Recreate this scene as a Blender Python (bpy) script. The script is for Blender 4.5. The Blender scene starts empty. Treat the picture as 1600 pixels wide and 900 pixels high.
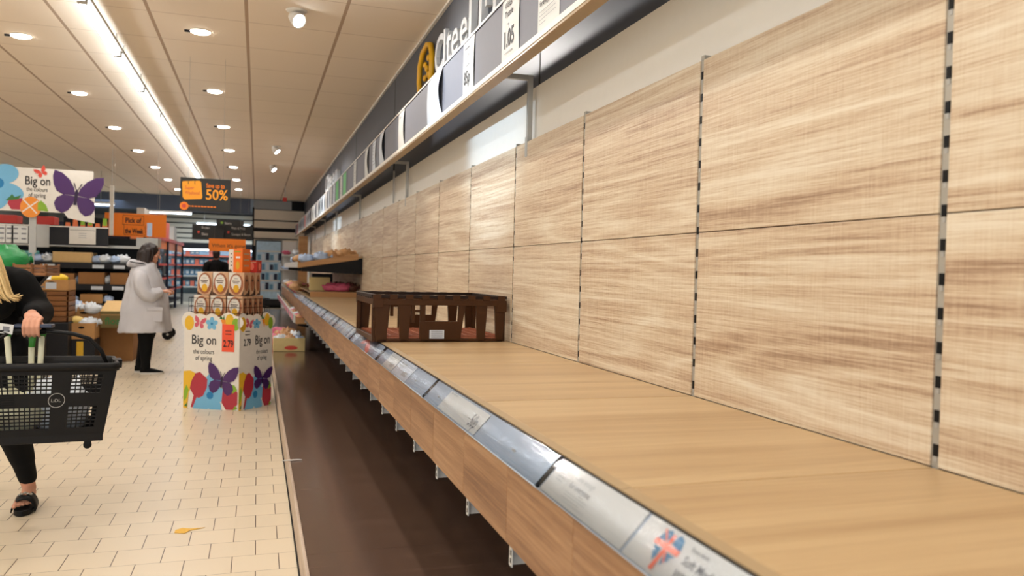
import bpy, bmesh, math, random
from mathutils import Vector, Matrix, noise
random.seed(7)
R = math.radians
scene = bpy.context.scene
C = scene.collection

# ------------------------------------------------------------ camera, world, exposure
EYE = Vector((0.0, 0.0, 1.34))
CR = Vector((0.95098983, -0.30818916, 0.02525461))
CU = Vector((-0.01825283, 0.0255813, 0.99950609))
CF = Vector((0.30868299, 0.95098109, -0.01870223))
cam_d = bpy.data.cameras.new('camera')
cam = bpy.data.objects.new('camera', cam_d)
C.objects.link(cam)
cam_d.sensor_width = 36
cam_d.lens = 27.62
cam_d.clip_start = 0.02
cam_d.clip_end = 200
cam.matrix_world = Matrix((
    (CR.x, CU.x, -CF.x, EYE.x), (CR.y, CU.y, -CF.y, EYE.y), (CR.z, CU.z, -CF.z, EYE.z), (0, 0, 0, 1)))
cam_d.dof.use_dof = True
cam_d.dof.focus_distance = 3.6
cam_d.dof.aperture_fstop = 3.2
scene.camera = cam

def at(px, py, Y):
    "world point at distance Y down the aisle seen at a photo pixel (used to measure real positions)"
    d = CF + CR * ((px - 800) / 1227.6) - CU * ((py - 450) / 1227.6)
    return EYE + d * (Y / d.y)

vs = scene.view_settings
scene.display_settings.display_device = 'sRGB'
vs.view_transform = 'Standard'
vs.look = 'None'
vs.exposure = 0.45
vs.gamma = 1.0
vs.use_curve_mapping = False
world = bpy.data.worlds.new('world')
scene.world = world
world.use_nodes = True
world.node_tree.nodes['Background'].inputs[0].default_value = (0.9, 0.88, 0.85, 1)
world.node_tree.nodes['Background'].inputs[1].default_value = 0.3
scene.cycles.max_bounces = 8
scene.cycles.diffuse_bounces = 4
scene.cycles.glossy_bounces = 3
scene.cycles.transmission_bounces = 4
scene.cycles.sample_clamp_indirect = 4
scene.cycles.use_denoising = True

WARM = (1.0, 0.95, 0.89)
COOL = (0.72, 0.86, 1.0)
E_DOWN = 39.0      # ceiling downlights, watts
E_SPOT = 75.0      # gimbal spots along the bread wall
E_TUBE = 13.0      # strength of the tube lamps
E_COLD = 900.0
E_LINE = 18.0
Z_CEIL = 3.545

# ------------------------------------------------------------ materials
def lin(c):
    return tuple(((v / 255) / 12.92 if v / 255 <= 0.04045 else ((v / 255 + 0.055) / 1.055) ** 2.4) for v in c)

MATS = {}
def mat(name, rgb, rough=0.6, metal=0.0, var=0.06, scale=20.0, bump=0.0, coat=0.0, alpha=None, trans=0.0, emit=None, estr=0.0):
    if name in MATS:
        return MATS[name]
    m = bpy.data.materials.new(name)
    m.use_nodes = True
    nt = m.node_tree
    b = nt.nodes['Principled BSDF']
    col = lin(rgb)
    n = nt.nodes.new('ShaderNodeTexNoise')
    n.inputs['Scale'].default_value = scale
    n.inputs['Detail'].default_value = 4
    tc = nt.nodes.new('ShaderNodeTexCoord')
    nt.links.new(tc.outputs['Object'], n.inputs['Vector'])
    mx = nt.nodes.new('ShaderNodeMix')
    mx.data_type = 'RGBA'
    mx.inputs['A'].default_value = tuple(max(0, v * (1 - var)) for v in col) + (1,)
    mx.inputs['B'].default_value = tuple(min(1, v * (1 + var)) for v in col) + (1,)
    nt.links.new(n.outputs['Fac'], mx.inputs['Factor'])
    nt.links.new(mx.outputs['Result'], b.inputs['Base Color'])
    b.inputs['Roughness'].default_value = rough
    b.inputs['Metallic'].default_value = metal
    b.inputs['Coat Weight'].default_value = coat
    if bump:
        bp = nt.nodes.new('ShaderNodeBump')
        bp.inputs['Strength'].default_value = bump
        bp.inputs['Distance'].default_value = 0.01
        nt.links.new(n.outputs['Fac'], bp.inputs['Height'])
        nt.links.new(bp.outputs['Normal'], b.inputs['Normal'])
    if name in ('black_cloth', 'black_plastic', 'black', 'charcoal', 'dark_gap', 'dark_metal', 'tray_brown', 'tray_rim'):
        b.inputs['Specular IOR Level'].default_value = 0.22
    if alpha is not None:
        b.inputs['Alpha'].default_value = alpha
    if trans:
        b.inputs['Transmission Weight'].default_value = trans
        b.inputs['IOR'].default_value = 1.3
    if emit:
        b.inputs['Emission Color'].default_value = tuple(emit) + (1,)
        b.inputs['Emission Strength'].default_value = estr
    MATS[name] = m
    return m

def wood(name, stops, along='Y', cross='Z', rough=0.45, fine=1.0, freq=1.0, weave=0.06):
    "oak laminate: grain runs along one world axis, with rings, pores and faint saw marks"
    m = bpy.data.materials.new(name)
    m.use_nodes = True
    nt = m.node_tree
    N, L = nt.nodes, nt.links
    b = N['Principled BSDF']
    def math_(op, a, bv=None):
        x = N.new('ShaderNodeMath'); x.operation = op
        for i, v in enumerate((a, bv)):
            if v is None: continue
            if isinstance(v, (int, float)): x.inputs[i].default_value = v
            else: L.new(v, x.inputs[i])
        return x.outputs[0]
    geo = N.new('ShaderNodeNewGeometry')
    oi = N.new('ShaderNodeObjectInfo')
    sep = N.new('ShaderNodeSeparateXYZ')
    L.new(geo.outputs['Position'], sep.inputs[0])
    u = math_('ADD', sep.outputs[along], math_('MULTIPLY', oi.outputs['Random'], 37.0))
    w = math_('ADD', sep.outputs[cross], math_('MULTIPLY', oi.outputs['Random'], 11.0))
    rest = [a for a in 'XYZ' if a not in (along, cross)][0]
    def tex(su, sw, detail=4.0, dist=0.0, rough_=0.55, kind='ShaderNodeTexNoise'):
        cv = N.new('ShaderNodeCombineXYZ')
        L.new(math_('MULTIPLY', u, su), cv.inputs[0])
        L.new(math_('MULTIPLY', w, sw), cv.inputs[1])
        L.new(sep.outputs[rest], cv.inputs[2])
        t = N.new(kind)
        t.inputs['Scale'].default_value = 1.0
        t.inputs['Detail'].default_value = detail
        t.inputs['Roughness'].default_value = rough_
        t.inputs['Distortion'].default_value = dist
        L.new(cv.outputs[0], t.inputs['Vector'])
        return t.outputs['Fac']
    broad = tex(0.34 * freq, 11 * freq, 4, 0.08)
    rings = math_('FRACT', math_('MULTIPLY', tex(0.38 * freq, 5.5 * freq, 1, 0.12), 9.0))
    rings = math_('POWER', math_('ABSOLUTE', math_('SUBTRACT', math_('MULTIPLY', rings, 2.0), 1.0)), 2.0)
    streak = tex(1.8 * freq, 110 * freq, 6, 0.1, 0.8)
    pores = tex(16 * freq, 330 * freq, 3, 0.0, 0.7)
    saw = tex(190.0, 9.0, 2, 0.0)
    v = math_('MULTIPLY', broad, 0.46)
    v = math_('ADD', v, math_('MULTIPLY', rings, 0.065 * fine))
    v = math_('ADD', v, 0.01 * fine)
    v = math_('ADD', v, math_('MULTIPLY', streak, 0.42 * fine))
    v = math_('ADD', v, math_('MULTIPLY', pores, 0.16 * fine))
    v = math_('ADD', v, math_('MULTIPLY', saw, weave))
    v = math_('SUBTRACT', v, 0.05 + 0.08 * fine + weave * .5)
    ramp = N.new('ShaderNodeValToRGB')
    els = ramp.color_ramp.elements
    els[0].position, els[0].color = stops[0][0], lin(stops[0][1]) + (1,)
    els[1].position, els[1].color = stops[-1][0], lin(stops[-1][1]) + (1,)
    for p_, c_ in stops[1:-1]:
        e = els.new(p_); e.color = lin(c_) + (1,)
    L.new(v, ramp.inputs['Fac'])
    L.new(ramp.outputs['Color'], b.inputs['Base Color'])
    b.inputs['Roughness'].default_value = rough
    bp = N.new('ShaderNodeBump')
    bp.inputs['Strength'].default_value = 0.12
    bp.inputs['Distance'].default_value = 0.002
    L.new(streak, bp.inputs['Height'])
    L.new(bp.outputs['Normal'], b.inputs['Normal'])
    MATS[name] = m
    return m

wood('oak_panel', [(0.42, (140, 112, 88)), (0.53, (168, 141, 115)), (0.61, (187, 163, 135)), (0.69, (199, 179, 151)), (0.77, (208, 192, 166)), (0.88, (217, 205, 183))], 'Y', 'Z', fine=2.1, freq=0.8, weave=0.16)
wood('oak_shelf', [(0.28, (160, 130, 92)), (0.42, (180, 152, 112)), (0.54, (193, 168, 129)), (0.70, (205, 184, 148))], 'X', 'Y', rough=0.36, fine=0.8, freq=0.8, weave=0.02)
wood('oak_edge', [(0.30, (158, 134, 100)), (0.5, (176, 154, 117)), (0.70, (190, 170, 134))], 'Y', 'Z', rough=0.4, fine=0.5)
wood('oak_fascia', [(0.26, (84, 55, 34)), (0.42, (126, 88, 58)), (0.56, (154, 114, 79)), (0.72, (174, 136, 99))], 'Y', 'Z', fine=1.5, freq=1.1, weave=0.02)
wood('oak_end', [(0.3, (170, 124, 76)), (0.5, (204, 160, 106)), (0.7, (220, 182, 130))], 'X', 'Z', fine=0.6)
wood('oak_riser', [(0.3, (166, 144, 124)), (0.5, (206, 186, 166)), (0.7, (224, 208, 190))], 'Y', 'Z', fine=0.8)
wood('oak_deck', [(0.3, (88, 68, 57)), (0.5, (112, 88, 75)), (0.7, (130, 105, 91))], 'X', 'Y', rough=0.14, fine=0.5, weave=0.02)
MATS['oak_deck'].node_tree.nodes['Principled BSDF'].inputs['Specular IOR Level'].default_value = 0.9
wood('crate_wood', [(0.3, (110, 68, 36)), (0.5, (158, 106, 60)), (0.7, (186, 134, 82))], 'X', 'Z', fine=0.9, freq=2)

def grid_mat(name, base, line, w, h, x0, y0, mx, my, offset, rough, var=0.05, warp=0.0):
    "tiles on a horizontal surface: joints of width mx (between columns) and my (between rows)"
    m = bpy.data.materials.new(name); m.use_nodes = True
    nt = m.node_tree; N, L = nt.nodes, nt.links
    b = N['Principled BSDF']
    def M(op, a, bv=None, cv=None):
        x = N.new('ShaderNodeMath'); x.operation = op
        for i, v in enumerate((a, bv, cv)):
            if v is None: continue
            if isinstance(v, (int, float)): x.inputs[i].default_value = v
            else: L.new(v, x.inputs[i])
        return x.outputs[0]
    geo = N.new('ShaderNodeNewGeometry'); sep = N.new('ShaderNodeSeparateXYZ')
    L.new(geo.outputs['Position'], sep.inputs[0])
    ry = M('DIVIDE', M('SUBTRACT', sep.outputs['Y'], y0), h)
    row = M('FLOOR', ry)
    odd = M('MULTIPLY', M('FLOORED_MODULO', row, 2.0), offset)
    rx = M('ADD', M('DIVIDE', M('SUBTRACT', sep.outputs['X'], x0), w), odd)
    fx = M('MULTIPLY', M('ABSOLUTE', M('SUBTRACT', M('FRACT', rx), 0.5)), 2.0)
    fy = M('MULTIPLY', M('ABSOLUTE', M('SUBTRACT', M('FRACT', ry), 0.5)), 2.0)
    jx = M('GREATER_THAN', fx, 1 - mx / w)
    jy = M('MULTIPLY', M('GREATER_THAN', fy, 1 - my / h), 0.75)
    j = M('MAXIMUM', jx, jy)
    cell = N.new('ShaderNodeCombineXYZ'); L.new(M('FLOOR', rx), cell.inputs[0]); L.new(row, cell.inputs[1])
    wn = N.new('ShaderNodeTexWhiteNoise'); L.new(cell.outputs[0], wn.inputs['Vector'])
    ns = N.new('ShaderNodeTexNoise'); ns.inputs['Scale'].default_value = 1.6; ns.inputs['Detail'].default_value = 6
    L.new(geo.outputs['Position'], ns.inputs['Vector'])
    f = M('ADD', M('MULTIPLY', wn.outputs['Value'], 0.5), M('MULTIPLY', ns.outputs['Fac'], 0.5))
    c = lin(base)
    mixv = N.new('ShaderNodeMix'); mixv.data_type = 'RGBA'
    mixv.inputs['A'].default_value = tuple(v * (1 - var) for v in c) + (1,)
    mixv.inputs['B'].default_value = tuple(min(1, v * (1 + var)) for v in c) + (1,)
    L.new(f, mixv.inputs['Factor'])
    mixj = N.new('ShaderNodeMix'); mixj.data_type = 'RGBA'
    L.new(j, mixj.inputs['Factor']); L.new(mixv.outputs['Result'], mixj.inputs['A'])
    mixj.inputs['B'].default_value = lin(line) + (1,)
    L.new(mixj.outputs['Result'], b.inputs['Base Color'])
    b.inputs['Roughness'].default_value = rough
    bp = N.new('ShaderNodeBump'); bp.inputs['Strength'].default_value = 0.25; bp.inputs['Distance'].default_value = 0.002
    L.new(M('SUBTRACT', 1.0, j), bp.inputs['Height']); L.new(bp.outputs['Normal'], b.inputs['Normal'])
    MATS[name] = m
    return m

grid_mat('floor_tiles', (212, 196, 170), (92, 75, 58), 0.2036, 0.2036, -0.086, 3.61, 0.0045, 0.003, 0.5, 0.34)
grid_mat('ceiling_tiles', (244, 228, 208), (182, 156, 132), 0.81, 0.857, -0.13, 7.54, 0.030, 0.010, 0.0, 0.85, var=0.03)

mat('wall_dark', (66, 74, 88), 0.42, var=0.10, scale=3)
mat('wall_cream', (238, 233, 222), 0.5, var=0.02)
mat('wall_plain', (205, 200, 192), 0.8, var=0.03)
mat('slat_cream', (222, 210, 190), 0.5)
mat('trim_white', (232, 226, 216), 0.5)
mat('black', (14, 14, 15), 0.5)
mat('black_plastic', (19, 18, 18), 0.45, var=0.15)
mat('dark_gap', (12, 11, 10), 0.8)
mat('dark_metal', (26, 27, 31), 0.5)
mat('charcoal', (38, 38, 41), 0.5)
mat('grey_board', (124, 125, 134), 0.7, var=0.03)
mat('metal_grey', (172, 171, 166), 0.4, 0.25)
mat('metal_white', (206, 205, 200), 0.4, 0.1)
mat('upright_metal', (166, 161, 150), 0.4, 0.2)
mat('paper', (214, 214, 210), 0.6, var=0.01)
mat('paper_cool', (204, 211, 220), 0.5, var=0.02)
mat('plastic_film', (186, 199, 214), 0.22, 0.1, var=0.12, scale=8)
mat('label_grey', (176, 182, 192), 0.25, 0.1)
mat('ink', (28, 27, 32), 0.6)
mat('ink_soft', (120, 122, 128), 0.6)
mat('ink_pale', (176, 180, 180), 0.6)
mat('red_tag', (236, 84, 52), 0.5)
mat('red_print', (214, 74, 58), 0.5)
mat('coral', (240, 128, 104), 0.5)
mat('orange_sign', (244, 128, 14), 0.5, var=0.02)
mat('orange_bag', (252, 166, 30), 0.5, var=0.02)
mat('sign_black', (34, 34, 30), 0.5)
mat('green_tag', (86, 186, 92), 0.5)
mat('purple', (72, 34, 96), 0.5, var=0.03)
mat('purple_dark', (34, 12, 52), 0.5)
mat('sky_blue', (112, 176, 212), 0.5, var=0.03)
mat('blue_core', (22, 120, 176), 0.5)
mat('flag_blue', (86, 140, 176), 0.5)
mat('tulip_red', (172, 46, 62), 0.5, var=0.05)
mat('pink', (206, 92, 108), 0.5)
mat('yellow_egg', (226, 178, 42), 0.5)
mat('leaf_green', (132, 172, 44), 0.5)
mat('leaf_dark', (52, 110, 50), 0.5)
mat('fruit_orange', (232, 140, 44), 0.5)
mat('sign_yellow', (236, 178, 24), 0.35)
mat('letter_white', (224, 228, 232), 0.35)
mat('tray_brown', (62, 34, 8), 0.42, var=0.12, scale=30)
mat('tray_rim', (30, 18, 12), 0.4)
mat('tray_base', (150, 86, 58), 0.5, var=0.15, scale=30)
mat('cardboard', (186, 138, 84), 0.8, var=0.08)
mat('cardboard_light', (214, 178, 122), 0.8, var=0.08)
mat('cardboard_dark', (150, 104, 58), 0.8, var=0.1)
mat('cream_box', (222, 200, 140), 0.7)
mat('carton_tan', (206, 164, 128), 0.6)
mat('carton_brown', (158, 96, 62), 0.6)
mat('carton_white', (226, 220, 210), 0.6)
mat('carton_choc', (70, 40, 24), 0.6)
mat('gold', (220, 168, 32), 0.45, var=0.2, scale=60)
mat('box_orange', (240, 116, 30), 0.5)
mat('box_red', (190, 46, 34), 0.5)
mat('skin', (204, 146, 118), 0.55, var=0.06)
mat('blonde', (212, 182, 126), 0.5, var=0.35, scale=60)
mat('brown_hair', (30, 14, 10), 0.5, var=0.3, scale=60)
mat('black_cloth', (10, 10, 11), 0.85, var=0.2)
mat('coat_grey', (196, 194, 198), 0.8, var=0.05, scale=6, bump=0.15)
mat('coat_dark', (60, 58, 60), 0.8)
mat('white_rubber', (214, 208, 200), 0.6)
mat('silver', (190, 186, 176), 0.3, 0.8, var=0.3, scale=90)
mat('plastic_bag', (226, 232, 238), 0.3, var=0.12, scale=30, bump=0.5)
mat('bag_blue', (176, 196, 226), 0.35, var=0.15, scale=30, bump=0.4)
mat('bag_pink', (206, 92, 122), 0.4, var=0.2, scale=30, bump=0.4)
mat('bag_brown', (92, 50, 36), 0.4, var=0.4, scale=30, bump=0.4)
mat('bag_bread', (206, 158, 110), 0.45, var=0.25, scale=25, bump=0.4)
mat('bag_red', (196, 62, 58), 0.4, var=0.25, scale=30, bump=0.4)
mat('bag_green', (34, 138, 72), 0.4, var=0.2, scale=30, bump=0.4)
mat('melon', (238, 198, 40), 0.45, var=0.08)
mat('melon_pale', (236, 204, 118), 0.5, var=0.08)
mat('leek_white', (222, 220, 190), 0.5)
mat('leek_green', (60, 140, 50), 0.5)
mat('carrot', (222, 112, 58), 0.5, var=0.15)
mat('teal', (112, 190, 190), 0.5)
mat('fridge_glow', (170, 200, 220), 0.3, var=0.3, scale=12)
mat('navy', (22, 30, 58), 0.6)
mat('phone_blue', (34, 46, 72), 0.35)
mat('bottle_blue', (92, 140, 170), 0.3, var=0.3)
mat('bottle_white', (206, 208, 206), 0.4, var=0.1)
mat('lamp_cool', (255, 255, 255), 0.5, emit=(0.86, 0.94, 1.0), estr=E_TUBE)
mat('lamp_warm', (255, 255, 255), 0.5, emit=(1.0, 0.93, 0.84), estr=14.0)
mat('lamp_line', (255, 255, 255), 0.5, emit=(1.0, 0.95, 0.88), estr=2.5)
mat('lamp_cold', (255, 255, 255), 0.5, emit=(0.80, 0.90, 1.0), estr=5.0)
mat('screen_glow', (40, 60, 80), 0.5, emit=(0.55, 0.75, 0.95), estr=0.35)

# ------------------------------------------------------------ mesh builder
class MB:
    def __init__(s):
        s.v, s.f, s.m, s.mats, s.sm = [], [], [], [], []
    def mi(s, m):
        if m not in s.mats: s.mats.append(m)
        return s.mats.index(m)
    def add(s, vs_, fs, m, smooth=False):
        o = len(s.v); k = s.mi(m)
        s.v += [tuple(v) for v in vs_]
        for f in fs:
            s.f.append([i + o for i in f]); s.m.append(k); s.sm.append(smooth)
        return s
    def box(s, lo, hi, m, M=None):
        (x0, y0, z0), (x1, y1, z1) = lo, hi
        p = [Vector(q) for q in ((x0,y0,z0),(x1,y0,z0),(x1,y1,z0),(x0,y1,z0),(x0,y0,z1),(x1,y0,z1),(x1,y1,z1),(x0,y1,z1))]
        if M is not None: p = [M @ q for q in p]
        return s.add(p, [(0,3,2,1),(4,5,6,7),(0,1,5,4),(1,2,6,5),(2,3,7,6),(3,0,4,7)], m)
    def hexa(s, p, m):
        return s.add(p, [(0,3,2,1),(4,5,6,7),(0,1,5,4),(1,2,6,5),(2,3,7,6),(3,0,4,7)], m)
    def tube(s, pts, r, m, n=10, caps=True):
        pts = [Vector(p) for p in pts]
        rs = r if isinstance(r, (list, tuple)) else [r] * len(pts)
        vs_, fs = [], []
        up = Vector((0, 0, 1))
        prev = None
        for i, p in enumerate(pts):
            t = (pts[min(i+1, len(pts)-1)] - pts[max(i-1, 0)]).normalized()
            if prev is None:
                a = t.cross(up)
                if a.length < 1e-3: a = t.cross(Vector((1, 0, 0)))
            else:
                a = prev - t * prev.dot(t)
            a.normalize(); prev = a
            b = t.cross(a)
            for k in range(n):
                an = 2 * math.pi * k / n
                vs_.append(p + (a * math.cos(an) + b * math.sin(an)) * rs[i])
        for i in range(len(pts) - 1):
            for k in range(n):
                fs.append((i*n+k, i*n+(k+1) % n, (i+1)*n+(k+1) % n, (i+1)*n+k))
        if caps:
            fs.append(tuple(range(n-1, -1, -1))); fs.append(tuple((len(pts)-1)*n+k for k in range(n)))
        return s.add(vs_, fs, m, True)
    def lathe(s, prof, m, c=(0,0,0), n=20, M=None, sx=1, sy=1):
        vs_, fs = [], []
        for r, z in prof:
            for k in range(n):
                a = 2 * math.pi * k / n
                q = Vector((c[0] + r*sx*math.cos(a), c[1] + r*sy*math.sin(a), c[2] + z))
                vs_.append(M @ q if M is not None else q)
        for i in range(len(prof) - 1):
            for k in range(n):
                fs.append((i*n+k, i*n+(k+1) % n, (i+1)*n+(k+1) % n, (i+1)*n+k))
        fs.append(tuple(range(n-1, -1, -1))); fs.append(tuple((len(prof)-1)*n+k for k in range(n)))
        return s.add(vs_, fs, m, True)
    def ell(s, c, r, m, n=14, k=9, M=None):
        prof = [(math.sin(math.pi*i/k) if 0 < i < k else 0.02, -math.cos(math.pi*i/k)) for i in range(k+1)]
        vs_, fs = [], []
        c = Vector(c)
        for rr, z in prof:
            for j in range(n):
                a = 2*math.pi*j/n
                q = Vector((r[0]*rr*math.cos(a), r[1]*rr*math.sin(a), r[2]*z))
                if M is not None: q = M @ q
                vs_.append(c + q)
        for i in range(k):
            for j in range(n):
                fs.append((i*n+j, i*n+(j+1) % n, (i+1)*n+(j+1) % n, (i+1)*n+j))
        fs.append(tuple(range(n-1, -1, -1))); fs.append(tuple(k*n+j for j in range(n)))
        return s.add(vs_, fs, m, True)
    def cap(s, p0, r0, p1, r1, m):
        "tapered capsule"
        p0, p1 = Vector(p0), Vector(p1)
        d = (p1 - p0)
        if d.length < 1e-6: return s.ell(p0, (r0,)*3, m)
        t = d.normalized()
        pts, rs = [], []
        for a in (0.12, 0.5, 0.8): pts.append(p0 - t*r0*math.cos(a*math.pi/2)); rs.append(r0*math.sin(a*math.pi/2))
        for i in range(5): pts.append(p0 + d*i/4); rs.append(r0 + (r1-r0)*i/4)
        for a in (0.8, 0.5, 0.12): pts.append(p1 + t*r1*math.cos(a*math.pi/2)); rs.append(r1*math.sin(a*math.pi/2))
        return s.tube(pts, rs, m, 14)
    def loft(s, rings, m, smooth=True, close=True):
        n = len(rings[0]); vs_ = [p for r_ in rings for p in r_]; fs = []
        for i in range(len(rings)-1):
            for k in range(n):
                fs.append((i*n+k, i*n+(k+1) % n, (i+1)*n+(k+1) % n, (i+1)*n+k))
        if close:
            fs.append(tuple(range(n-1, -1, -1))); fs.append(tuple((len(rings)-1)*n+k for k in range(n)))
        return s.add(vs_, fs, m, smooth)
    def poly(s, pts, F, m, layer=0, depth=0.0):
        "flat shape (u, v) on a frame F = (origin, u axis, v axis, normal)"
        O, u, v, n = F
        s.pc = getattr(s, 'pc', 0) + 1
        off = n * (0.0012 + 0.0007 * layer + 0.00004 * s.pc)
        p = [O + u*a + v*b + off for a, b in pts]
        if depth:
            q = [x + n*depth for x in p]; k = len(p)
            s.add(p + q, [tuple(range(k-1, -1, -1)), tuple(range(k, 2*k))] + [(i, (i+1) % k, k+(i+1) % k, k+i) for i in range(k)], m)
        else:
            s.add(p, [tuple(range(len(p)))], m)
        return s
    def disc(s, c, r, F, m, layer=0, ry=None, ang=0, n=24):
        ry = r if ry is None else ry
        ca, sa = math.cos(ang), math.sin(ang)
        pts = []
        for i in range(n):
            x, y = r*math.cos(2*math.pi*i/n), ry*math.sin(2*math.pi*i/n)
            pts.append((c[0] + x*ca - y*sa, c[1] + x*sa + y*ca))
        return s.poly(pts, F, m, layer)
    def rect(s, u0, v0, u1, v1, F, m, layer=0, depth=0.0):
        return s.poly([(u0,v0),(u1,v0),(u1,v1),(u0,v1)], F, m, layer, depth)
    def text(s, body, size, u0, v0, F, m, layer=1, align='LEFT', ext=0.0, bold=0.0, xs=1.0, vert=False, fit=None):
        cu = bpy.data.curves.new('t', 'FONT')
        cu.body = body; cu.size = size; cu.align_x = align; cu.extrude = ext; cu.offset = bold
        cu.resolution_u = 3
        o = bpy.data.objects.new('t', cu); C.objects.link(o)
        dg = bpy.context.evaluated_depsgraph_get()
        me = o.evaluated_get(dg).to_mesh()
        O, u, v, n = F
        if fit:
            xm = [q.co.x for q in me.vertices]; xs = fit / (max(xm) - min(xm))
        base = O + n * (0.0012 + 0.0007*layer + ext)
        if vert:
            vs_ = [base + u*(u0 - q.co.y) + v*(v0 + q.co.x*xs) + n*q.co.z for q in me.vertices]
        else:
            vs_ = [base + u*(u0 + q.co.x*xs) + v*(v0 + q.co.y) + n*q.co.z for q in me.vertices]
        fs = [tuple(p_.vertices) for p_ in me.polygons]
        s.add(vs_, fs, m)
        o.evaluated_get(dg).to_mesh_clear()
        bpy.data.objects.remove(o); bpy.data.curves.remove(cu)
        return s
    def build(s, name, parent=None, loc=(0, 0, 0), bevel=0.0, seg=2, origin=True):
        me = bpy.data.meshes.new(name)
        me.from_pydata(s.v, [], s.f)
        for k in s.mats: me.materials.append(MATS[k])
        me.polygons.foreach_set('material_index', s.m)
        me.polygons.foreach_set('use_smooth', s.sm)
        me.update()
        o = bpy.data.objects.new(name, me); C.objects.link(o)
        o.location = loc
        if parent: o.parent = parent
        if bevel:
            b = o.modifiers.new('bevel', 'BEVEL'); b.width = bevel; b.segments = seg; b.limit_method = 'ANGLE'
        return o

def frame(O, u, v):
    u, v = Vector(u).normalized(), Vector(v).normalized()
    return (Vector(O), u, v, u.cross(v))

def tag(o, label, cat, group=None):
    o['label'] = label; o['category'] = cat
    if group: o['group'] = group
    return o
def struct(o):
    o['kind'] = 'structure'; return o
def thing(name, label, cat, loc=(0,0,0), rz=0.0, group=None):
    o = bpy.data.objects.new(name, None); C.objects.link(o)
    o.location = loc; o.rotation_euler = (0, 0, rz); o.empty_display_size = 0.1
    return tag(o, label, cat, group)
def dup(root, loc, rz=None, label=None, group=None):
    r = root.copy(); C.objects.link(r); r.location = loc
    if rz is not None: r.rotation_euler = (0, 0, rz)
    if label: r['label'] = label
    if group: r['group'] = group
    for ch in list(root.children):
        c = ch.copy(); C.objects.link(c); c.parent = r
        for g in list(ch.children):
            d = g.copy(); C.objects.link(d); d.parent = c
    return r
def remesh(mb, name, parent, voxel=0.006, smooth=4, loc=(0,0,0)):
    "fuse overlapping solids into one continuous skin"
    o = mb.build(name + '_raw')
    r = o.modifiers.new('r', 'REMESH'); r.mode = 'VOXEL'; r.voxel_size = voxel; r.use_smooth_shade = True
    s_ = o.modifiers.new('s', 'SMOOTH'); s_.iterations = smooth; s_.factor = 0.5
    dg = bpy.context.evaluated_depsgraph_get()
    me = bpy.data.meshes.new_from_object(o.evaluated_get(dg))
    me.name = name
    bpy.data.objects.remove(o)
    n = bpy.data.objects.new(name, me); C.objects.link(n)
    n.location = loc
    if parent: n.parent = parent
    me.polygons.foreach_set('use_smooth', [True]*len(me.polygons))
    return n
def butterfly(mb, cx, cy, s, F, m, body, layer, ang=0.0, skew=0.0):
    up = [(0.02,0.0),(0.06,0.16),(0.18,0.34),(0.34,0.46),(0.50,0.50),(0.52,0.36),(0.48,0.18),(0.40,0.04),(0.26,-0.02)]
    dn = [(0.02,-0.02),(0.26,-0.02),(0.38,-0.10),(0.42,-0.24),(0.36,-0.38),(0.24,-0.44),(0.12,-0.36),(0.04,-0.2)]
    ca, sa = math.cos(ang), math.sin(ang)
    def T(p, sgn):
        x, y = p[0]*sgn*s, p[1]*s
        return (cx + x*ca - y*sa + skew*y, cy + x*sa + y*ca)
    for sg in (1, -1):
        for w_ in (up, dn):
            pts = [T(p_, sg) for p_ in w_]
            if sg < 0: pts.reverse()
            mb.poly(pts, F, m, layer)
    if body:
        mb.poly([T(q, 1) for q in ((-0.03,-0.22),(0.03,-0.22),(0.035,0.08),(0,0.14),(-0.035,0.08))], F, body, layer+1)
        for sg in (1, -1):
            mb.poly([T(q, sg) for q in ((0.0,0.1),(0.015,0.1),(0.09,0.27),(0.07,0.28))][::sg], F, body, layer+1)
def flower(mb, cx, cy, r, F, m, core, layer, rot=0.3):
    for k in range(5):
        a = rot + 2*math.pi*k/5
        mb.disc((cx + r*0.58*math.cos(a), cy + r*0.58*math.sin(a)), r*0.44, F, m, layer, r*0.36, a, 16)
    mb.disc((cx, cy), r*0.2, F, core, layer+1, n=12)

# ============================================================ THE ROOM
mat('wall_board', (214, 205, 192), 0.5, var=0.02)
mat('added_daylight', (255, 255, 255), 0.5, emit=(0.72, 0.86, 1.0), estr=2.0)
XW = 1.46            # wall behind the bread shelving
XL, YB, YF, YE = -9.0, -4.0, 27.0, 40.0
m = MB(); m.box((XL, YB, -0.1), (3.0, YE, 0.0), 'floor_tiles'); struct(m.build('floor'))
m = MB(); m.box((XL, YB, Z_CEIL), (3.0, YF, Z_CEIL + 0.1), 'ceiling_tiles'); struct(m.build('ceiling'))
mat('ceiling_far', (120, 126, 138), 0.7)
m = MB(); m.box((XL, YF, Z_CEIL + 0.02), (3.0, YE, Z_CEIL + 0.12), 'ceiling_far'); struct(m.build('ceiling'))
m = MB()
m.box((XW, YB, 0), (XW + 0.12, YE, 2.383), 'wall_cream')
m.box((XW, YB, 2.383), (XW + 0.12, YE, Z_CEIL), 'wall_dark')
for y in (1.6, 5.3 - 1.2, 9.0, 12.7, 16.4, 20.1, 23.8):
    m.box((XW - 0.0015, y - 0.011, 2.383), (XW + 0.001, y + 0.011, Z_CEIL), 'black')
struct(m.build('wall_right'))
m = MB(); m.box((XL - 0.1, YB, 0), (XL, YE, Z_CEIL), 'wall_plain'); struct(m.build('wall_left'))
m = MB(); m.box((XL, YB - 0.1, 0), (XW, YB, Z_CEIL), 'wall_plain'); struct(m.build('wall_back'))
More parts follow.
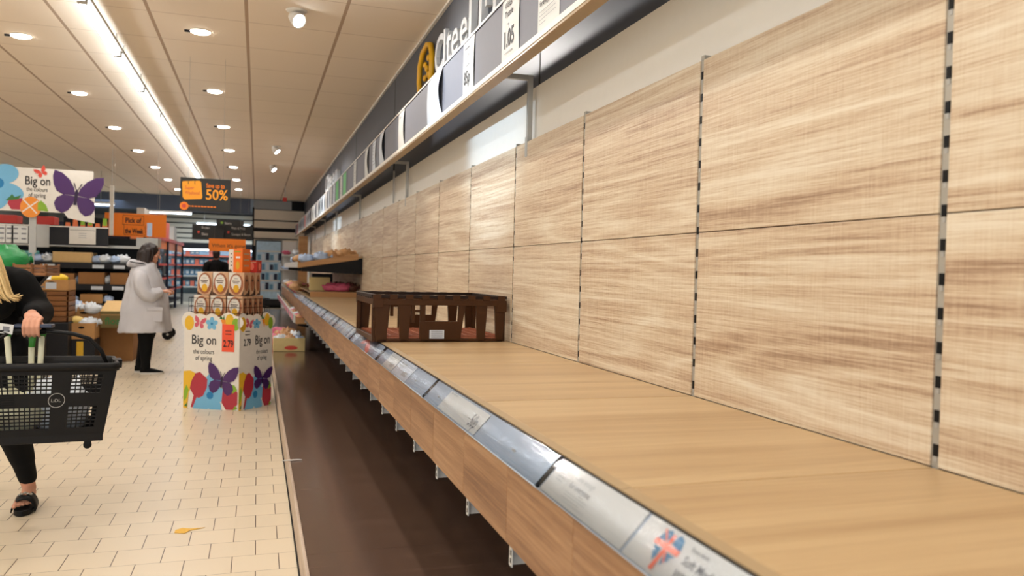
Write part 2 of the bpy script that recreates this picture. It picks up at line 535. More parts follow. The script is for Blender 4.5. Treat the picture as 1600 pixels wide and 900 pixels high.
for i in range(4):     # unseen shop windows, added for ambient light, suggested by bluish film reflections
    x0 = XL + 0.5 + 2.45*i
    m = MB(); m.box((x0, YB + 0.001, 0.5), (x0 + 2.2, YB + 0.01, 2.9), 'added_daylight'); w_ = struct(m.build('window_%d' % (i+1)))
    m = MB()
    for bx_ in ((x0-.06, x0), (x0+1.07, x0+1.13), (x0+2.2, x0+2.26)): m.box((bx_[0], YB + .001, .44), (bx_[1], YB + .05, 2.96), 'charcoal')
    m.box((x0-.06, YB+.001, .44), (x0+2.26, YB+.05, .5), 'charcoal'); m.box((x0-.06, YB+.001, 2.9), (x0+2.26, YB+.05, 2.96), 'charcoal')
    m.build('window_frame', w_)
m = MB(); m.box((XL, YE, 0), (XW, YE + 0.1, Z_CEIL + 0.1), 'wall_plain'); struct(m.build('wall_front'))
m = MB()
m.box((XW - 0.028, YB, Z_CEIL - 0.022), (XW, YF, Z_CEIL), 'trim_white'); struct(m.build('trim_1', bevel=0.003))
# slatted partition that closes the end of the bread aisle, with the dark service zone above it
def zrow(py): return at(440, py, YF).z
m = MB()
xl, xr = at(396, 350, YF).x, XW
m.box((xl, YF, 0.0), (xr, YF + 0.08, zrow(328)), 'black')
for a, b in ((329, 344.5), (346.5, 357), (363, 373), (375, 385)):
    m.box((xl + 0.02, YF - 0.025, zrow(b)), (xr, YF, zrow(a)), 'slat_cream')
m.box((at(442, 400, YF).x, YF - 0.024, 0.1), (xr, YF, zrow(385)), 'slat_cream')
struct(m.build('wall_end'))
m = MB()
m.box((xl, YF + 0.3, zrow(328) - 0.1), (1.05, YF + 0.5, Z_CEIL), 'metal_grey')
m.box((1.05, YF + 0.25, zrow(328) - 0.1), (XW, YF + 0.5, Z_CEIL), 'black')
struct(m.build('trim_2'))
m = MB(); m.box((xl - 0.03, YF - 0.03, 0), (xl + 0.02, YF + 0.08, zrow(326)), 'black'); struct(m.build('trim_3'))
# dark bulkhead where the tiled ceiling stops on the left
mat('bulkhead', (70, 82, 104), 0.4, var=0.25, scale=2)
m = MB(); m.box((XL, YF, 3.05), (xl - 0.1, YF + 0.15, Z_CEIL), 'bulkhead'); struct(m.build('trim_4'))
# slatted white and black panels high over the freezers
m = MB()
m.box((at(255, 350, 34).x, 34.0, 2.2), (xl, 34.1, 3.45), 'black')
for k in range(6):
    m.box((at(255, 350, 34).x, 33.97, 2.25 + 0.2*k), (xl, 34.0, 2.40 + 0.2*k), 'slat_cream')
struct(m.build('trim_5'))

# ============================================================ BREAD WALL
XP = 1.41            # face of the back panels
Y0 = 1.336           # an upright stands at every metre from here
ZS = 0.94            # top of the shelf board
def shelving_bay(y):
    t = thing('shelving_bay', '', 'shelving', (XP, y, 0))
    for z0, z1, mm in ((ZS + 0.001, 1.4915, 0), (1.4945, 2.072, 1)):
        b = MB(); b.box((0, 0.011, z0), (0.022, 0.989, z1), 'oak_panel')
        b.build('back_panel', t, bevel=0.0012, seg=1)
    b = MB(); b.box((0.002, 0.011, 0.16), (0.02, 0.989, ZS - 0.04), 'charcoal'); b.build('lower_back_panel', t)
    b = MB(); b.box((-0.727, 0.0022, ZS - 0.028), (-0.002, 0.9978, ZS), 'oak_shelf')
    b.build('shelf_board', t, bevel=0.0018)
    b = MB()
    b.hexa([(-0.754, 0.001, ZS-0.028), (-0.7285, 0.001, ZS-0.028), (-0.7285, 0.999, ZS-0.028), (-0.754, 0.999, ZS-0.028),
            (-0.750, 0.001, ZS-0.003), (-0.7285, 0.001, ZS+0.001), (-0.7285, 0.999, ZS+0.001), (-0.750, 0.999, ZS-0.003)], 'oak_edge')
    b.build('front_edge', t)
    for yy in (0.03, 0.97):
        b = MB(); b.hexa([(-0.70, yy-0.012, ZS-0.055), (0, yy-0.012, ZS-0.16), (0, yy+0.012, ZS-0.16), (-0.70, yy+0.012, ZS-0.055),
                          (-0.70, yy-0.012, ZS-0.029), (0, yy-0.012, ZS-0.029), (0, yy+0.012, ZS-0.029), (-0.70, yy+0.012, ZS-0.029)], 'dark_metal')
        b.build('shelf_arm', t)
    return t
bay0 = shelving_bay(Y0)
bay0['label'] = 'nearest whole bay of oak back panels and shelf board, right of the wide slotted gap'
bay_names = {-2: 'bay of oak shelving behind the camera, cut off by the photo edge', -1: 'oak shelving bay at the right edge of the photo, before the dark slotted upright',
 0: 'large oak bay between the dark slotted upright and the next seam, two panels high',
 1: 'second complete oak shelving bay from the near end, empty', 2: 'third complete oak shelving bay from the near end, empty',
 3: 'oak shelving bay with the brown bread tray on its board', 4: 'oak shelving bay just beyond the brown bread tray'}
for k in range(-2, 21):
    o = bay0 if k == 0 else dup(bay0, (XP, Y0 + k, 0))
    if k in bay_names: o['label'] = bay_names[k]
    elif k < 10:
        o['label'] = 'empty oak shelving bay between the bread tray and the raised bread shelf'; o['group'] = 'empty oak bays beyond the bread tray'
    else:
        o['label'] = 'oak shelving bay at the far end where loaves still lie'; o['group'] = 'stocked oak bays at the far end'

# slotted uprights between the bays
def slotted_upright():
    t = thing('slotted_upright', '', 'upright', (XP, 0, 0))
    b = MB(); b.box((0.0045, -0.010, 0.0), (0.045, 0.010, 2.072), 'upright_metal'); z = 0.965
    while z < 2.06:
        b.box((0.002, -0.0075, z), (0.0044, 0.0055, z + 0.026), 'black')
        b.box((0.0030, -0.0045, z - 0.012), (0.0044, 0.0035, z), 'metal_grey')
        z += 0.0745
    b.build('channel', t)
    b = MB(); b.box((0.003, -0.010, 2.0725), (0.05, 0.010, 2.088), 'upright_metal'); b.build('end_cap', t)
    return t
upr = slotted_upright()
for k in range(-2, 22):
    o = upr if k == -2 else dup(upr, (0, 0, 0))
    o.location = (XP, Y0 + k, 0)
    if k == 0: o['label'] = 'slotted upright showing bold black slots at the right of the photo'
    elif k == 1: o['label'] = 'slotted upright two seams in from the right edge of the photo'
    elif k == 2: o['label'] = 'slotted upright in the third seam from the right edge of the photo'
    elif k < 0: o['label'] = 'slotted upright beside or behind the camera, outside the photo'; o['group'] = 'uprights outside the photo'
    else: o['label'] = 'thin slotted upright in a far seam between the oak back panels'; o['group'] = 'far slotted uprights'

# fascia boards hanging below the shelf edge, with a white bracket at each joint
XFA, FS = 0.600, 0.4285
fas0 = None
seam0 = 1.420
for k in range(-4, 46):
    y = seam0 + FS * k
    if y > 20.5: break
    if fas0 is None:
        b = MB(); b.box((0, 0.0012, 0.672), (0.014, FS - 0.0012, 0.872), 'oak_fascia'); fas0 = o = b.build('fascia_board', loc=(XFA, y, 0), bevel=0.001, seg=1)
        b = MB()
        b.box((0.001, -0.002, 0.606), (0.004, 0.020, 0.90), 'metal_white')
        b.box((0.001, 0.016, 0.606), (0.055, 0.0205, 0.88), 'metal_white')
        for j in range(3): b.box((-0.0005, 0.004, 0.615 + j*0.02), (0.0012, 0.009, 0.627 + j*0.02), 'black')
        br0 = q = b.build('fascia_bracket', loc=(XFA + 0.016, y, 0))
    else:
        o = fas0.copy(); C.objects.link(o); o.location = (XFA, y, 0)
        q = br0.copy(); C.objects.link(q); q.location = (XFA + 0.016, y, 0)
    place = ('at the near end' if y < 1.4 else 'below the nearest labels' if y < 3 else 'in the middle stretch' if y < 8 else 'toward the far end')
    tag(o, 'brown oak fascia board under the shelf edge, ' + place, 'panel', 'fascia boards ' + place)
    tag(q, 'small white bracket poking out under the fascia, ' + place, 'bracket', 'fascia brackets ' + place)

# low base deck
t = thing('base_deck', 'long dark brown glossy base deck running along under the bread shelf', 'deck', (0.2, 0, 0))
for k in range(-3, 22):
    b = MB(); b.box((0.017, Y0 + k + 0.0008, 0.13), (1.205, Y0 + k + 0.9992, 0.15), 'oak_deck'); b.build('deck_board', t)
b = MB(); b.box((0.0, -1.6, 0.0), (0.016, 22.3, 0.152), 'oak_riser'); b.build('riser', t, bevel=0.003)
b = MB(); b.box((-0.006, -1.6, 0.0), (-0.0005, 22.3, 0.016), 'black'); b.build('floor_seal', t)
b = MB()
pts = [(0.00,0),(0.03,0.012),(0.07,0.004),(0.11,0.016),(0.15,0.01),(0.12,0.024),(0.06,0.026),(0.02,0.022)]
b.poly([(x*.8, y*.8) for x, y in pts], frame((0,0,0), (1,0,0), (0,1,0)), 'paper', depth=0.004)
tag(b.build('paper_scrap', loc=(0.165, 4.98, 0.1525)), 'torn white paper scrap lying on the edge of the dark base deck', 'scrap')
b = MB()
b.poly([(0,0),(0.05,-0.02),(0.07,0.02),(0.14,0.05),(0.07,0.05),(0.03,0.07),(0.0,0.04)], frame((0,0,0), (1,0,0), (0,1,0)), 'gold', depth=0.0015)
tag(b.build('crushed_leaf', loc=(-0.37, 4.22, 0.0)), 'crushed yellow leaf trodden on the pale floor tiles', 'leaf')

# price strip along the shelf edge
RB, RT = Vector((0.594, 0, 0.870)), Vector((0.655, 0, 0.934))
RW = (RT - RB).length
RN = Vector((-(RT.z - RB.z), 0, RT.x - RB.x)).normalized()      # outward normal (up and toward the aisle)
def price_strip(y, L, film):
    t = thing('price_strip', '', 'price strip', (RB.x, y, RB.z))
    d = (RT - RB)
    b = MB()
    b.hexa([tuple(v) for v in (Vector((0,0,0))-RN*.006, Vector((0,L,0))-RN*.006, d+Vector((0,L,0))-RN*.006, d-RN*.006,
                               Vector((0,0,0)), Vector((0,L,0)), d+Vector((0,L,0)), d)], film)
    b.build('strip', t)
    b = MB()
    for s_ in (0.0, 1.0):
        c = d * s_
        b.tube([c + Vector((0, 0, 0)), c + Vector((0, L, 0))], 0.0026, 'plastic_film' if s_ == 0 else 'dark_metal', 8)
    b.build('strip_lip', t)
    # convex clear cover
    b = MB(); vs_, fs = [], []
    for i in range(7):
        f = i / 6
        p = d * f + RN * (0.003 + 0.009 * math.sin(math.pi * f))
        vs_ += [p + Vector((0, 0.002, 0)), p + Vector((0, L - 0.002, 0))]
    for i in range(6): fs.append((2*i, 2*i+2, 2*i+3, 2*i+1))
    b.add(vs_, fs, 'clear_film', True); b.build('clear_cover', t)
    for yy in (0.0, L):
        b = MB(); b.hexa([tuple(v + Vector((0, yy, 0))) for v in (Vector((0,-.001,0))-RN*.008, Vector((0,.001,0))-RN*.008, d+Vector((0,.001,0))-RN*.008, d+Vector((0,-.001,0))-RN*.008,
                          Vector((0,-.001,0))+RN*.007, Vector((0,.001,0))+RN*.007, d+Vector((0,.001,0))+RN*.007, d+Vector((0,-.001,0))+RN*.007)], 'dark_metal'); b.build('end_cap', t)
    return t
def clear_mat():
    m = bpy.data.materials.new('clear_film'); m.use_nodes = True
    nt = m.node_tree; N, L = nt.nodes, nt.links
    out = [n for n in N if n.type == 'OUTPUT_MATERIAL'][0]
    N.remove(N['Principled BSDF'])
    tr = N.new('ShaderNodeBsdfTransparent'); gl = N.new('ShaderNodeBsdfGlossy'); gl.inputs['Roughness'].default_value = 0.12
    fr = N.new('ShaderNodeFresnel'); fr.inputs['IOR'].default_value = 1.5
    ns = N.new('ShaderNodeTexNoise'); ns.inputs['Scale'].default_value = 7
    bp = N.new('ShaderNodeBump'); bp.inputs['Strength'].default_value = 0.25; bp.inputs['Distance'].default_value = 0.01
    L.new(ns.outputs['Fac'], bp.inputs['Height']); L.new(bp.outputs['Normal'], gl.inputs['Normal'])
    tr.inputs['Color'].default_value = (0.93, 0.95, 0.98, 1)
    mx = N.new('ShaderNodeMixShader')
    L.new(fr.outputs[0], mx.inputs[0]); L.new(tr.outputs[0], mx.inputs[1]); L.new(gl.outputs[0], mx.inputs[2])
    L.new(mx.outputs[0], out.inputs['Surface'])
    MATS['clear_film'] = m
clear_mat()
FR = lambda y: frame(Vector((RB.x, y, RB.z)) + RN * 0.0004, (0, -1, 0), (RT - RB))   # u toward the camera, v up the strip
# joints of the strips measured along the aisle
joints = [-0.85, 0.37, 1.615, 2.865, 4.08, 5.30, 6.52, 7.74, 8.96, 10.18, 11.40, 12.62, 13.84]
seg_label = {0: 'price strip behind the camera', 1: 'nearest price strip, holding the heart flag label', 2: 'price strip in bluish film holding the 50p label, second from the near end',
             3: 'price strip with two pale labels and a bluish end, third from the near end', 4: 'price strip with a red and grey picture label beside the bread tray'}
strips = {}
for i in range(len(joints) - 1):
    y, L = joints[i] + 0.004, joints[i+1] - joints[i] - 0.008
    if i < 2: t = price_strip(y, L, 'plastic_film')
    elif i == 2: t = base_strip = price_strip(y, L, 'plastic_film')
    else: t = dup(base_strip, (RB.x, y, RB.z))
    if i in seg_label: t['label'] = seg_label[i]
    else: t['label'] = 'far silvery price strip packed with small labels'; t['group'] = 'far price strips packed with labels'
# labels slid into the strips: (near end, far end, material, kind)
def shelf_label(y0, y1, mm, label, draw=None, group=None, v0=0.03, v1=0.97):
    F = FR(y1)          # u = 0 at the far end, growing toward the camera
    b = MB(); L = y1 - y0
    b.rect(0, RW*v0, L, RW*v1, F, mm, 0, 0.0008)
    if draw: draw(b, F, L)
    o = b.build('price_label')
    tag(o, label, 'price label', group)
    return o
def d_flag(b, F, L):
    cx, cy, s = 0.092, RW*0.50, 0.037
    # heart-shaped flag standing on its side, tip toward the bottom
    blue = [[(-.95,.35),(-.75,.85),(-.35,1.0),(-.15,.8),(-.2,.45)], [(.95,.35),(.75,.85),(.35,1.0),(.15,.8),(.2,.45)],
            [(-.9,.05),(-.25,.05),(-.25,-.35)], [(.9,.05),(.25,.05),(.25,-.35)], [(-.75,-.15),(-.3,-.6),(-.2,-.25)], [(.75,-.15),(.3,-.6),(.2,-.25)]]
    T = lambda p_: (cx + p_[0]*s, cy + p_[1]*s)
    for q in blue: b.poly([T(p_) for p_ in q], F, 'flag_blue', 2)
    b.poly([T(p_) for p_ in ((-1.0,.1),(1.0,.1),(1.0,.38),(-1.0,.38))], F, 'coral', 3)
    b.poly([T(p_) for p_ in ((-.15,-.95),(.15,-.95),(.13,.85),(-.13,.85))], F, 'coral', 3)
    b.poly([T(p_) for p_ in ((-.85,.85),(-.75,.93),(-.2,.45),(-.3,.42))], F, 'coral', 3)
    b.poly([T(p_) for p_ in ((.45,-.45),(.55,-.38),(.2,.08),(.1,.05))], F, 'coral', 3)
    b.text('Extra thick', 0.011, 0.145, RW*0.78, F, 'ink_soft', 2)
    b.text('Soft Medium', 0.021, 0.145, RW*0.50, F, 'ink_soft', 2, bold=0.0003)
    b.text('White', 0.021, 0.145, RW*0.22, F, 'ink_soft', 2, bold=0.0003)
def d_leave(b, F, L):
    b.text('Leave enough', 0.017, 0.10, RW*0.70, F, 'ink_pale', 2)
    b.text('for everyone.', 0.019, 0.10, RW*0.47, F, 'ink_soft', 2)
    for k, w_ in enumerate((0.11, 0.11, 0.09)): b.rect(0.10, RW*(0.34-0.07*k), 0.10+w_, RW*(0.355-0.07*k), F, 'ink_pale', 2)
    b.rect(0.088, RW*.2, 0.0888, RW*.85, F, 'ink_pale', 2)
    for k in range(4): b.rect(0.03, RW*(0.72-0.09*k), 0.03+0.035, RW*(0.75-0.09*k), F, 'ink_pale', 2)
def d_50(b, F, L):
    b.text('50p', 0.060, L-0.112, RW*0.20, F, 'ink_soft', 2, bold=0.0006, xs=0.85)
    for k in range(3): b.rect(0.02+0.03*k, RW*(0.80), 0.04+0.03*k, RW*(0.87), F, 'ink_pale', 2)
    b.rect(0.012, RW*0.38, 0.03, RW*0.44, F, 'ink_pale', 2)
def d_small(b, F, L):
    b.rect(L*.1, RW*.72, L*.5, RW*.80, F, 'ink_pale', 2); b.rect(L*.1, RW*.58, L*.4, RW*.64, F, 'ink_pale', 2)
    b.rect(L*.55, RW*.2, L*.85, RW*.45, F, 'ink_pale', 2)
shelf_label(0.42, 1.195, 'paper', 'white label with the heart shaped union flag at the near end of the strip', d_flag)
shelf_label(1.205, 1.600, 'paper', 'white label asking to leave enough for everyone, beside the flag label', d_leave)
shelf_label(2.16, 2.635, 'paper', 'white 50p label set in the bluish film strip', d_50, v0=0.06, v1=0.9)
shelf_label(3.62, 3.88, 'paper', 'pale label in the third strip, the farther of its pair', d_small)
shelf_label(3.26, 3.60, 'paper_cool', 'pale label in the third strip, the nearer of its pair', d_small)
def d_red(b, F, L):
    b.disc((L*.40, RW*.6), L*.14, F, 'coral', 2, RW*.22, 0.2, 14); b.disc((L*.65, RW*.35), L*.17, F, 'coral', 2, RW*.24, -0.2, 14)
shelf_label(4.30, 5.05, 'label_grey', 'grey picture label with red blotches just below the bread tray', d_red)
rnd = random.Random(3)
y = 5.10
k = 0
while y < 13.7:
    w_ = rnd.uniform(0.08, 0.20)
    if not any(abs(y + w_/2 - j) < w_/2 + 0.02 for j in joints):
        shelf_label(y, y + w_, rnd.choice(['paper', 'paper_cool', 'label_grey', 'paper']), 'tiny price label in the far part of the shelf-edge strip', d_small if k % 2 else None, 'tiny far labels on the shelf edge')
    y += w_ + rnd.uniform(0.01, 0.08); k += 1

# ------------------------------------------------------------ overhead price rail
XR, RZ0, RZ1, SEG = 1.15, 2.352, 2.712, 1.107
def overhead_rail(y):
    t = thing('overhead_price_rail', '', 'price rail', (XR, y, 0))
    L = SEG
    b = MB(); b.box((0.0, 0.004, RZ0 + 0.004), (0.008, L - 0.004, RZ1 - 0.012), 'grey_board'); b.build('grey_panel', t)
    b = MB(); b.box((-0.004, 0, RZ1 - 0.014), (0.012, L, RZ1), 'trim_white'); b.box((-0.0045, 0, RZ1 - 0.018), (0.009, L, RZ1-0.0142), 'black'); b.build('top_lip', t)
    b = MB(); b.box((-0.012, 0, RZ0 + 0.006), (-0.001, L, RZ0 + 0.034), 'trim_white'); b.build('front_lip', t, bevel=0.0015)
    b = MB(); b.box((-0.012, 0, RZ0 - 0.010), (0.050, L, RZ0 + 0.003), 'oak_edge'); b.build('base_board', t, bevel=0.002)
    b = MB(); b.box((-0.0012, 0.0, RZ0 + 0.03), (0.0095, 0.0036, RZ1 - 0.012), 'black'); b.build('joint', t)
    return t
rail0 = overhead_rail(3.222)
n = 0
for k in range(-4, 21):
    y = 3.222 + SEG * k
    o = rail0 if k == 0 else dup(rail0, (XR, y, 0))
    if k < -1: o['label'] = 'grey overhead price rail above the camera, out of the frame'; o['group'] = 'overhead rail pieces above the camera'
    elif k == -1: o['label'] = 'overhead grey price rail piece cut by the top edge of the photo'
    elif k == 0: o['label'] = 'overhead grey price rail piece carrying the 1.05 ticket'
    elif k == 1: o['label'] = 'overhead grey price rail piece just beyond the 85p ticket'
    elif k < 9: o['label'] = 'overhead grey price rail piece with sparse white tickets'; o['group'] = 'overhead rail pieces with sparse tickets'
    else: o['label'] = 'far overhead price rail piece crowded with tickets'; o['group'] = 'far overhead rail pieces crowded with tickets'
# tickets (near edge y0 .. far edge y1), slightly curled
def ticket(y0, y1, mm, label, draw=None, curl=0.0, group=None, z0=2.387, z1=2.706):
    b = MB(); L = y1 - y0; n_ = 8
    vs_, fs = [], []
    for i in range(n_ + 1):
        f = i / n_
        # curls out of the rail in the middle of its height
        c = curl * math.sin(math.pi * f)
        vs_ += [(XR - 0.002 - c*0.25, y1, z0 + (z1-z0)*f), (XR - 0.002 - c, y0, z0 + (z1-z0)*f)]
    m_ = len(vs_)
    back = [(x + 0.0008, y_, z_) for x, y_, z_ in vs_]
    for i in range(n_):
        fs.append((2*i, 2*i+1, 2*i+3, 2*i+2)); fs.append((m_+2*i+1, m_+2*i, m_+2*i+2, m_+2*i+3))
    b.add(vs_ + back, fs, mm, True)
    if draw: draw(b, frame((XR - 0.0035, y1, z0), (0, -1, 0), (0, 0, 1)), L, z1 - z0)
    o = b.build('price_ticket'); tag(o, label, 'price ticket', group); return o
def d_105(b, F, L, H):
    b.text('White', 0.042, 0.055, H*0.80, F, 'ink', 2, bold=0.0008)
    b.text('Toastie', 0.042, 0.055, H*0.66, F, 'ink', 2, bold=0.0008)
    b.rect(0.10, H*0.53, 0.12, H*0.55, F, 'ink_soft', 2)
    b.text('1.05', 0.115, 0.03, H*0.20, F, 'ink', 2, bold=0.003, xs=0.9)
    b.rect(0.06, H*0.10, 0.18, H*0.112, F, 'ink_soft', 2)
def d_everyone(b, F, L, H):
    b.text('Let\'s leave enough', 0.034, 0.03, H*0.47, F, 'ink', 2, bold=0.0006, fit=L-.06)
    b.text('for everyone.', 0.034, 0.03, H*0.34, F, 'ink', 2, bold=0.0006, fit=L-.10)
    for k in range(4): b.rect(0.03, H*(0.26-0.055*k), L-0.03-(0.12 if k == 3 else 0), H*(0.267-0.055*k), F, 'ink_soft', 2)
def d_85(b, F, L, H):
    b.text('Brioche', 0.034, 0.04, H*0.66, F, 'ink_soft', 2)
    b.rect(0.04, H*0.82, 0.15, H*0.84, F, 'ink_soft', 2); b.rect(0.07, H*0.5, 0.16, H*0.51, F, 'ink_soft', 2)
    b.text('85p', 0.105, 0.03, H*0.18, F, 'ink', 2, bold=0.002, xs=0.9)
def d_lines(b, F, L, H):
    for k in range(7): b.rect(L*.18, H*(0.85-0.11*k), L*(.8 - .15*(k % 3)), H*(0.87-0.11*k), F, 'ink_soft', 2)
def d_redmark(b, F, L, H):
    b.rect(L*.25, H*0.80, L*.7, H*.84, F, 'ink_soft', 2); b.rect(L*.3, H*0.45, L*.6, H*.58, F, 'red_print', 2); b.rect(L*.3, H*0.25, L*.6, H*.33, F, 'ink_soft', 2)
def d_big(b, F, L, H):
    for k in range(7): b.rect(L*.55, H*(0.80-0.10*k), L*(.92 - .12*(k % 3)), H*(0.815-0.10*k), F, 'ink_soft', 2)
ticket(3.525, 3.80, 'paper', 'white 1.05 ticket on the overhead rail', d_105, 0.004)
ticket(3.005, 3.265, 'paper', 'white ticket with text asking to leave some for everyone, nearest on the overhead rail', d_everyone)
ticket(4.335, 4.585, 'paper', 'white 85p ticket on the overhead rail', d_85, 0.004)
ticket(5.14, 5.61, 'paper_cool', 'wide white notice with a curled edge on the overhead rail', d_big, 0.03)
ticket(6.55, 6.84, 'paper', 'white ticket with a small red mark on the overhead rail', d_redmark, 0.014)
ticket(7.63, 7.94, 'paper_cool', 'bent white ticket, nearest of the close trio on the overhead rail', d_lines, 0.03)
ticket(8.23, 8.47, 'paper_cool', 'narrow white ticket, middle of the close trio on the overhead rail', d_lines, 0.008)
ticket(8.78, 9.08, 'paper', 'curled white ticket, farthest of the close trio on the overhead rail', d_lines, 0.02)
ticket(9.94, 10.2, 'paper', 'lone white ticket on the overhead rail just before the green ones', d_lines, 0.004)
ticket(11.12, 11.5, 'green_tag', 'nearer of the two green tickets on the overhead rail', None, 0.0)
ticket(11.65, 11.95, 'paper', 'white ticket between the two green tickets on the overhead rail', d_lines, 0.0)
ticket(12.2, 12.6, 'green_tag', 'farther of the two green tickets on the overhead rail', None, 0.0)
y = 12.8; k = 0
while y < 25.2:
    w_ = rnd.uniform(0.22, 0.42)
    if 20.5 < y < 21.2 or y > 24.6: mm, lb, g = 'red_tag', 'red ticket far along the overhead rail', 'far red tickets'
    else: mm, lb, g = rnd.choice(['paper', 'paper_cool', 'paper']), 'far white ticket in the crowded row of the overhead rail', 'far white tickets'
    ticket(y, y + w_, mm, lb, d_lines if y < 18 and mm != 'red_tag' else None, rnd.choice([0, 0.01, 0.02]), g)
    y += w_ + rnd.choice([0.03, 0.08, 0.3]); k += 1
# brackets that carry the rail
def rail_bracket(y, top=2.44):
    t = thing('rail_bracket', '', 'bracket', (XP, y, 0))
    b = MB(); b.box((0.0, -0.0125, 2.076), (0.028, 0.0125, top), 'metal_grey')
    b.box((-XP + XR + 0.010, -0.0125, top - 0.028), (0.0, 0.0125, top), 'metal_grey')
    b.build('square_tube', t, bevel=0.002)
    b = MB(); b.box((-0.003, -0.018, 1.99), (0.0, 0.018, 2.10), 'metal_grey'); b.build('foot', t, bevel=0.001)
    return t
rb0 = None
for y, lb in ((4.15, 'grey square tube bracket nearest the camera, holding the overhead rail'), (7.9, 'second grey bracket holding the overhead rail'),
              (11.73, 'third grey bracket holding the overhead rail'), (15.35, 'fourth grey bracket, in front of the bright patch of wall'),
              (18.06, 'fifth grey bracket, small and far along the rail'), (21.2, 'last visible grey bracket at the far end of the rail'), (0.4, 'grey rail bracket above the camera')):
    if rb0 is None: o = rb0 = rail_bracket(y)
    else: o = dup(rb0, (XP, y, 0))
    o['label'] = lb
b = MB(); b.box((0, -0.012, 2.09), (0.018, 0.012, 2.45), 'metal_grey'); b.box((0.001, -0.006, 2.45), (0.012, 0.006, 2.72), 'black')
tag(b.build('cable_duct', loc=(1.425, 8.79, 0)), 'thin grey cable duct climbing the cream wall beside the second bracket', 'duct')

# ------------------------------------------------------------ raised lettering on the dark wall
FW = lambda y, z: frame((XW, y, z), (0, -1, 0), (0, 0, 1))
t = thing('bakery_wall_sign', 'raised white lettering with yellow loaf icon, nearer sign on the dark wall', 'sign', (0, 0, 0))
def ring_path(b, pts, r, mm, closed=True):
    p = [(XW - 0.03, y_, z_) for y_, z_ in pts]
    if closed: p.append(p[0])
    b.tube(p, r, mm, 8)
b = MB()
pts = [(7.36, 2.98), (7.42, 3.12), (7.40, 3.27), (7.27, 3.37), (7.08, 3.395), (6.92, 3.35), (6.85, 3.24), (6.86, 3.1), (6.92, 2.98)]
ring_path(b, pts, 0.026, 'sign_yellow')
for yy, zz in ((7.2, 3.24), (7.05, 3.27), (7.2, 3.12), (7.05, 3.12), (7.12, 3.19)):
    b.ell((XW - 0.02, yy, zz), (0.02, 0.045, 0.03), 'sign_yellow', 10, 6)
b.build('loaf_icon', t)
def letters(word, size, y, z, par, xs, ext, bold, mm='letter_white', track=1.0):
    u0 = 0
    for ch in word:
        b = MB(); b.text(ch, size, 0, 0, FW(y - u0, z), mm, 2, ext=ext, bold=bold, xs=xs); b.build('letter', par)
        u0 += size * xs * track * {'l': .26, 't': .34, 'C': .66}.get(ch, .56)
letters('Cltee', 0.44, 6.72, 3.02, t, 1.12, 0.018, 0.004)
for y_ in (5.47, 5.20, 4.86):
    b = MB(); b.box((XW - 0.05, y_ - 0.035, 2.9), (XW - 0.002, y_ + 0.035, 3.42), 'letter_white'); b.build('letter', t)
letters('n', 0.5, 5.14, 3.12, t, 1.0, 0.02, 0.0)
t = thing('bakery_wall_sign', 'raised white lettering with red icon, farther sign on the dark wall', 'sign', (0, 0, 0))
b = MB(); b.disc((0.25, 0.2), 0.22, FW(18.7, 3.03), 'red_tag', 2, 0.2); b.build('red_icon', t)
letters('Clteen', 0.5, 18.0, 3.0, t, 2.0, 0.03, 0.01)

# ------------------------------------------------------------ brown bread tray on the shelf
t = thing('bread_tray', 'empty dark brown plastic bread tray standing on the oak shelf', 'crate', (1.385, 4.362, ZS + 0.002), R(1.0))
W, D, H = 0.775, 0.68, 0.262
def tray_wall(b, O, u, L, n_in, near=True):
    "wall with pillars, openings and a heavy rim; O = left bottom, u = direction along"
    u = Vector(u).normalized(); w_ = Vector((0, 0, 1)); n_ = Vector(n_in).normalized(); O = Vector(O)
    def bar(a0, b0, a1, b1, th=0.022, mm='tray_brown', off=0.0, a2=None, a3=None):
        a2 = a0 if a2 is None else a2; a3 = a1 if a3 is None else a3
        p = []
        for (x, z) in ((a0, b0), (a1, b0)): p.append(O + u*x + w_*z + n_*off)
        for (x, z) in ((a1, b0), (a0, b0)): p.append(O + u*x + w_*z + n_*(off+th))
        for (x, z) in ((a2, b1), (a3, b1)): p.append(O + u*x + w_*z + n_*off)
        for (x, z) in ((a3, b1), (a2, b1)): p.append(O + u*x + w_*z + n_*(off+th))
        b.add(p, [(0,3,2,1),(4,5,6,7),(0,1,5,4),(1,2,6,5),(2,3,7,6),(3,0,4,7)], mm)
    bar(0.02, 0.0, L-0.02, 0.014)                                    # bottom rail
    bar(0.0, 0.205, L, 0.238, 0.026, off=-0.004)                     # band under the rim
    bar(0.0, 0.244, L, H, 0.034, 'tray_rim', off=-0.006)                         # rim
    s = L / 0.775
    k = 0
    x = 0.0
    while x < L - 0.03:                                              # lugs between band and rim
        bar(x, 0.236, x+0.045*s, 0.2635, 0.0245, off=-0.0065); x += 0.09*s
    bar(0.0, 0.19, 0.055*s, 0.238, 0.03, off=-0.006); bar(L-0.055*s, 0.17, L, 0.238, 0.03, off=-0.006)
    pil = [(0.006, 0.078), (0.142, 0.066), (0.592, 0.062), (0.705, 0.058)]
    for x0, w0 in pil:                                               # tapering pillars
        bar((x0+0.012)*s, 0.0, (x0+w0-0.008)*s, 0.21, a2=(x0-0.0)*s, a3=(x0+w0+0.006)*s)
    bar(0.265*s, 0.0, 0.50*s, 0.115, a2=0.265*s, a3=0.515*s)         # centre panel below the hand hole
    bar(0.265*s, 0.115, 0.295*s, 0.21); bar(0.485*s, 0.115, 0.515*s, 0.21, a2=0.49*s, a3=0.53*s)
    bar(0.215*s, 0.105, 0.235*s, 0.21) if near else None
    bar(0.235*s, 0.165, 0.27*s, 0.18)
b = MB(); tray_wall(b, (-W, 0, 0), (1, 0, 0), W, (0, 1, 0)); b.build('front_wall', t, bevel=0.0015, seg=1)
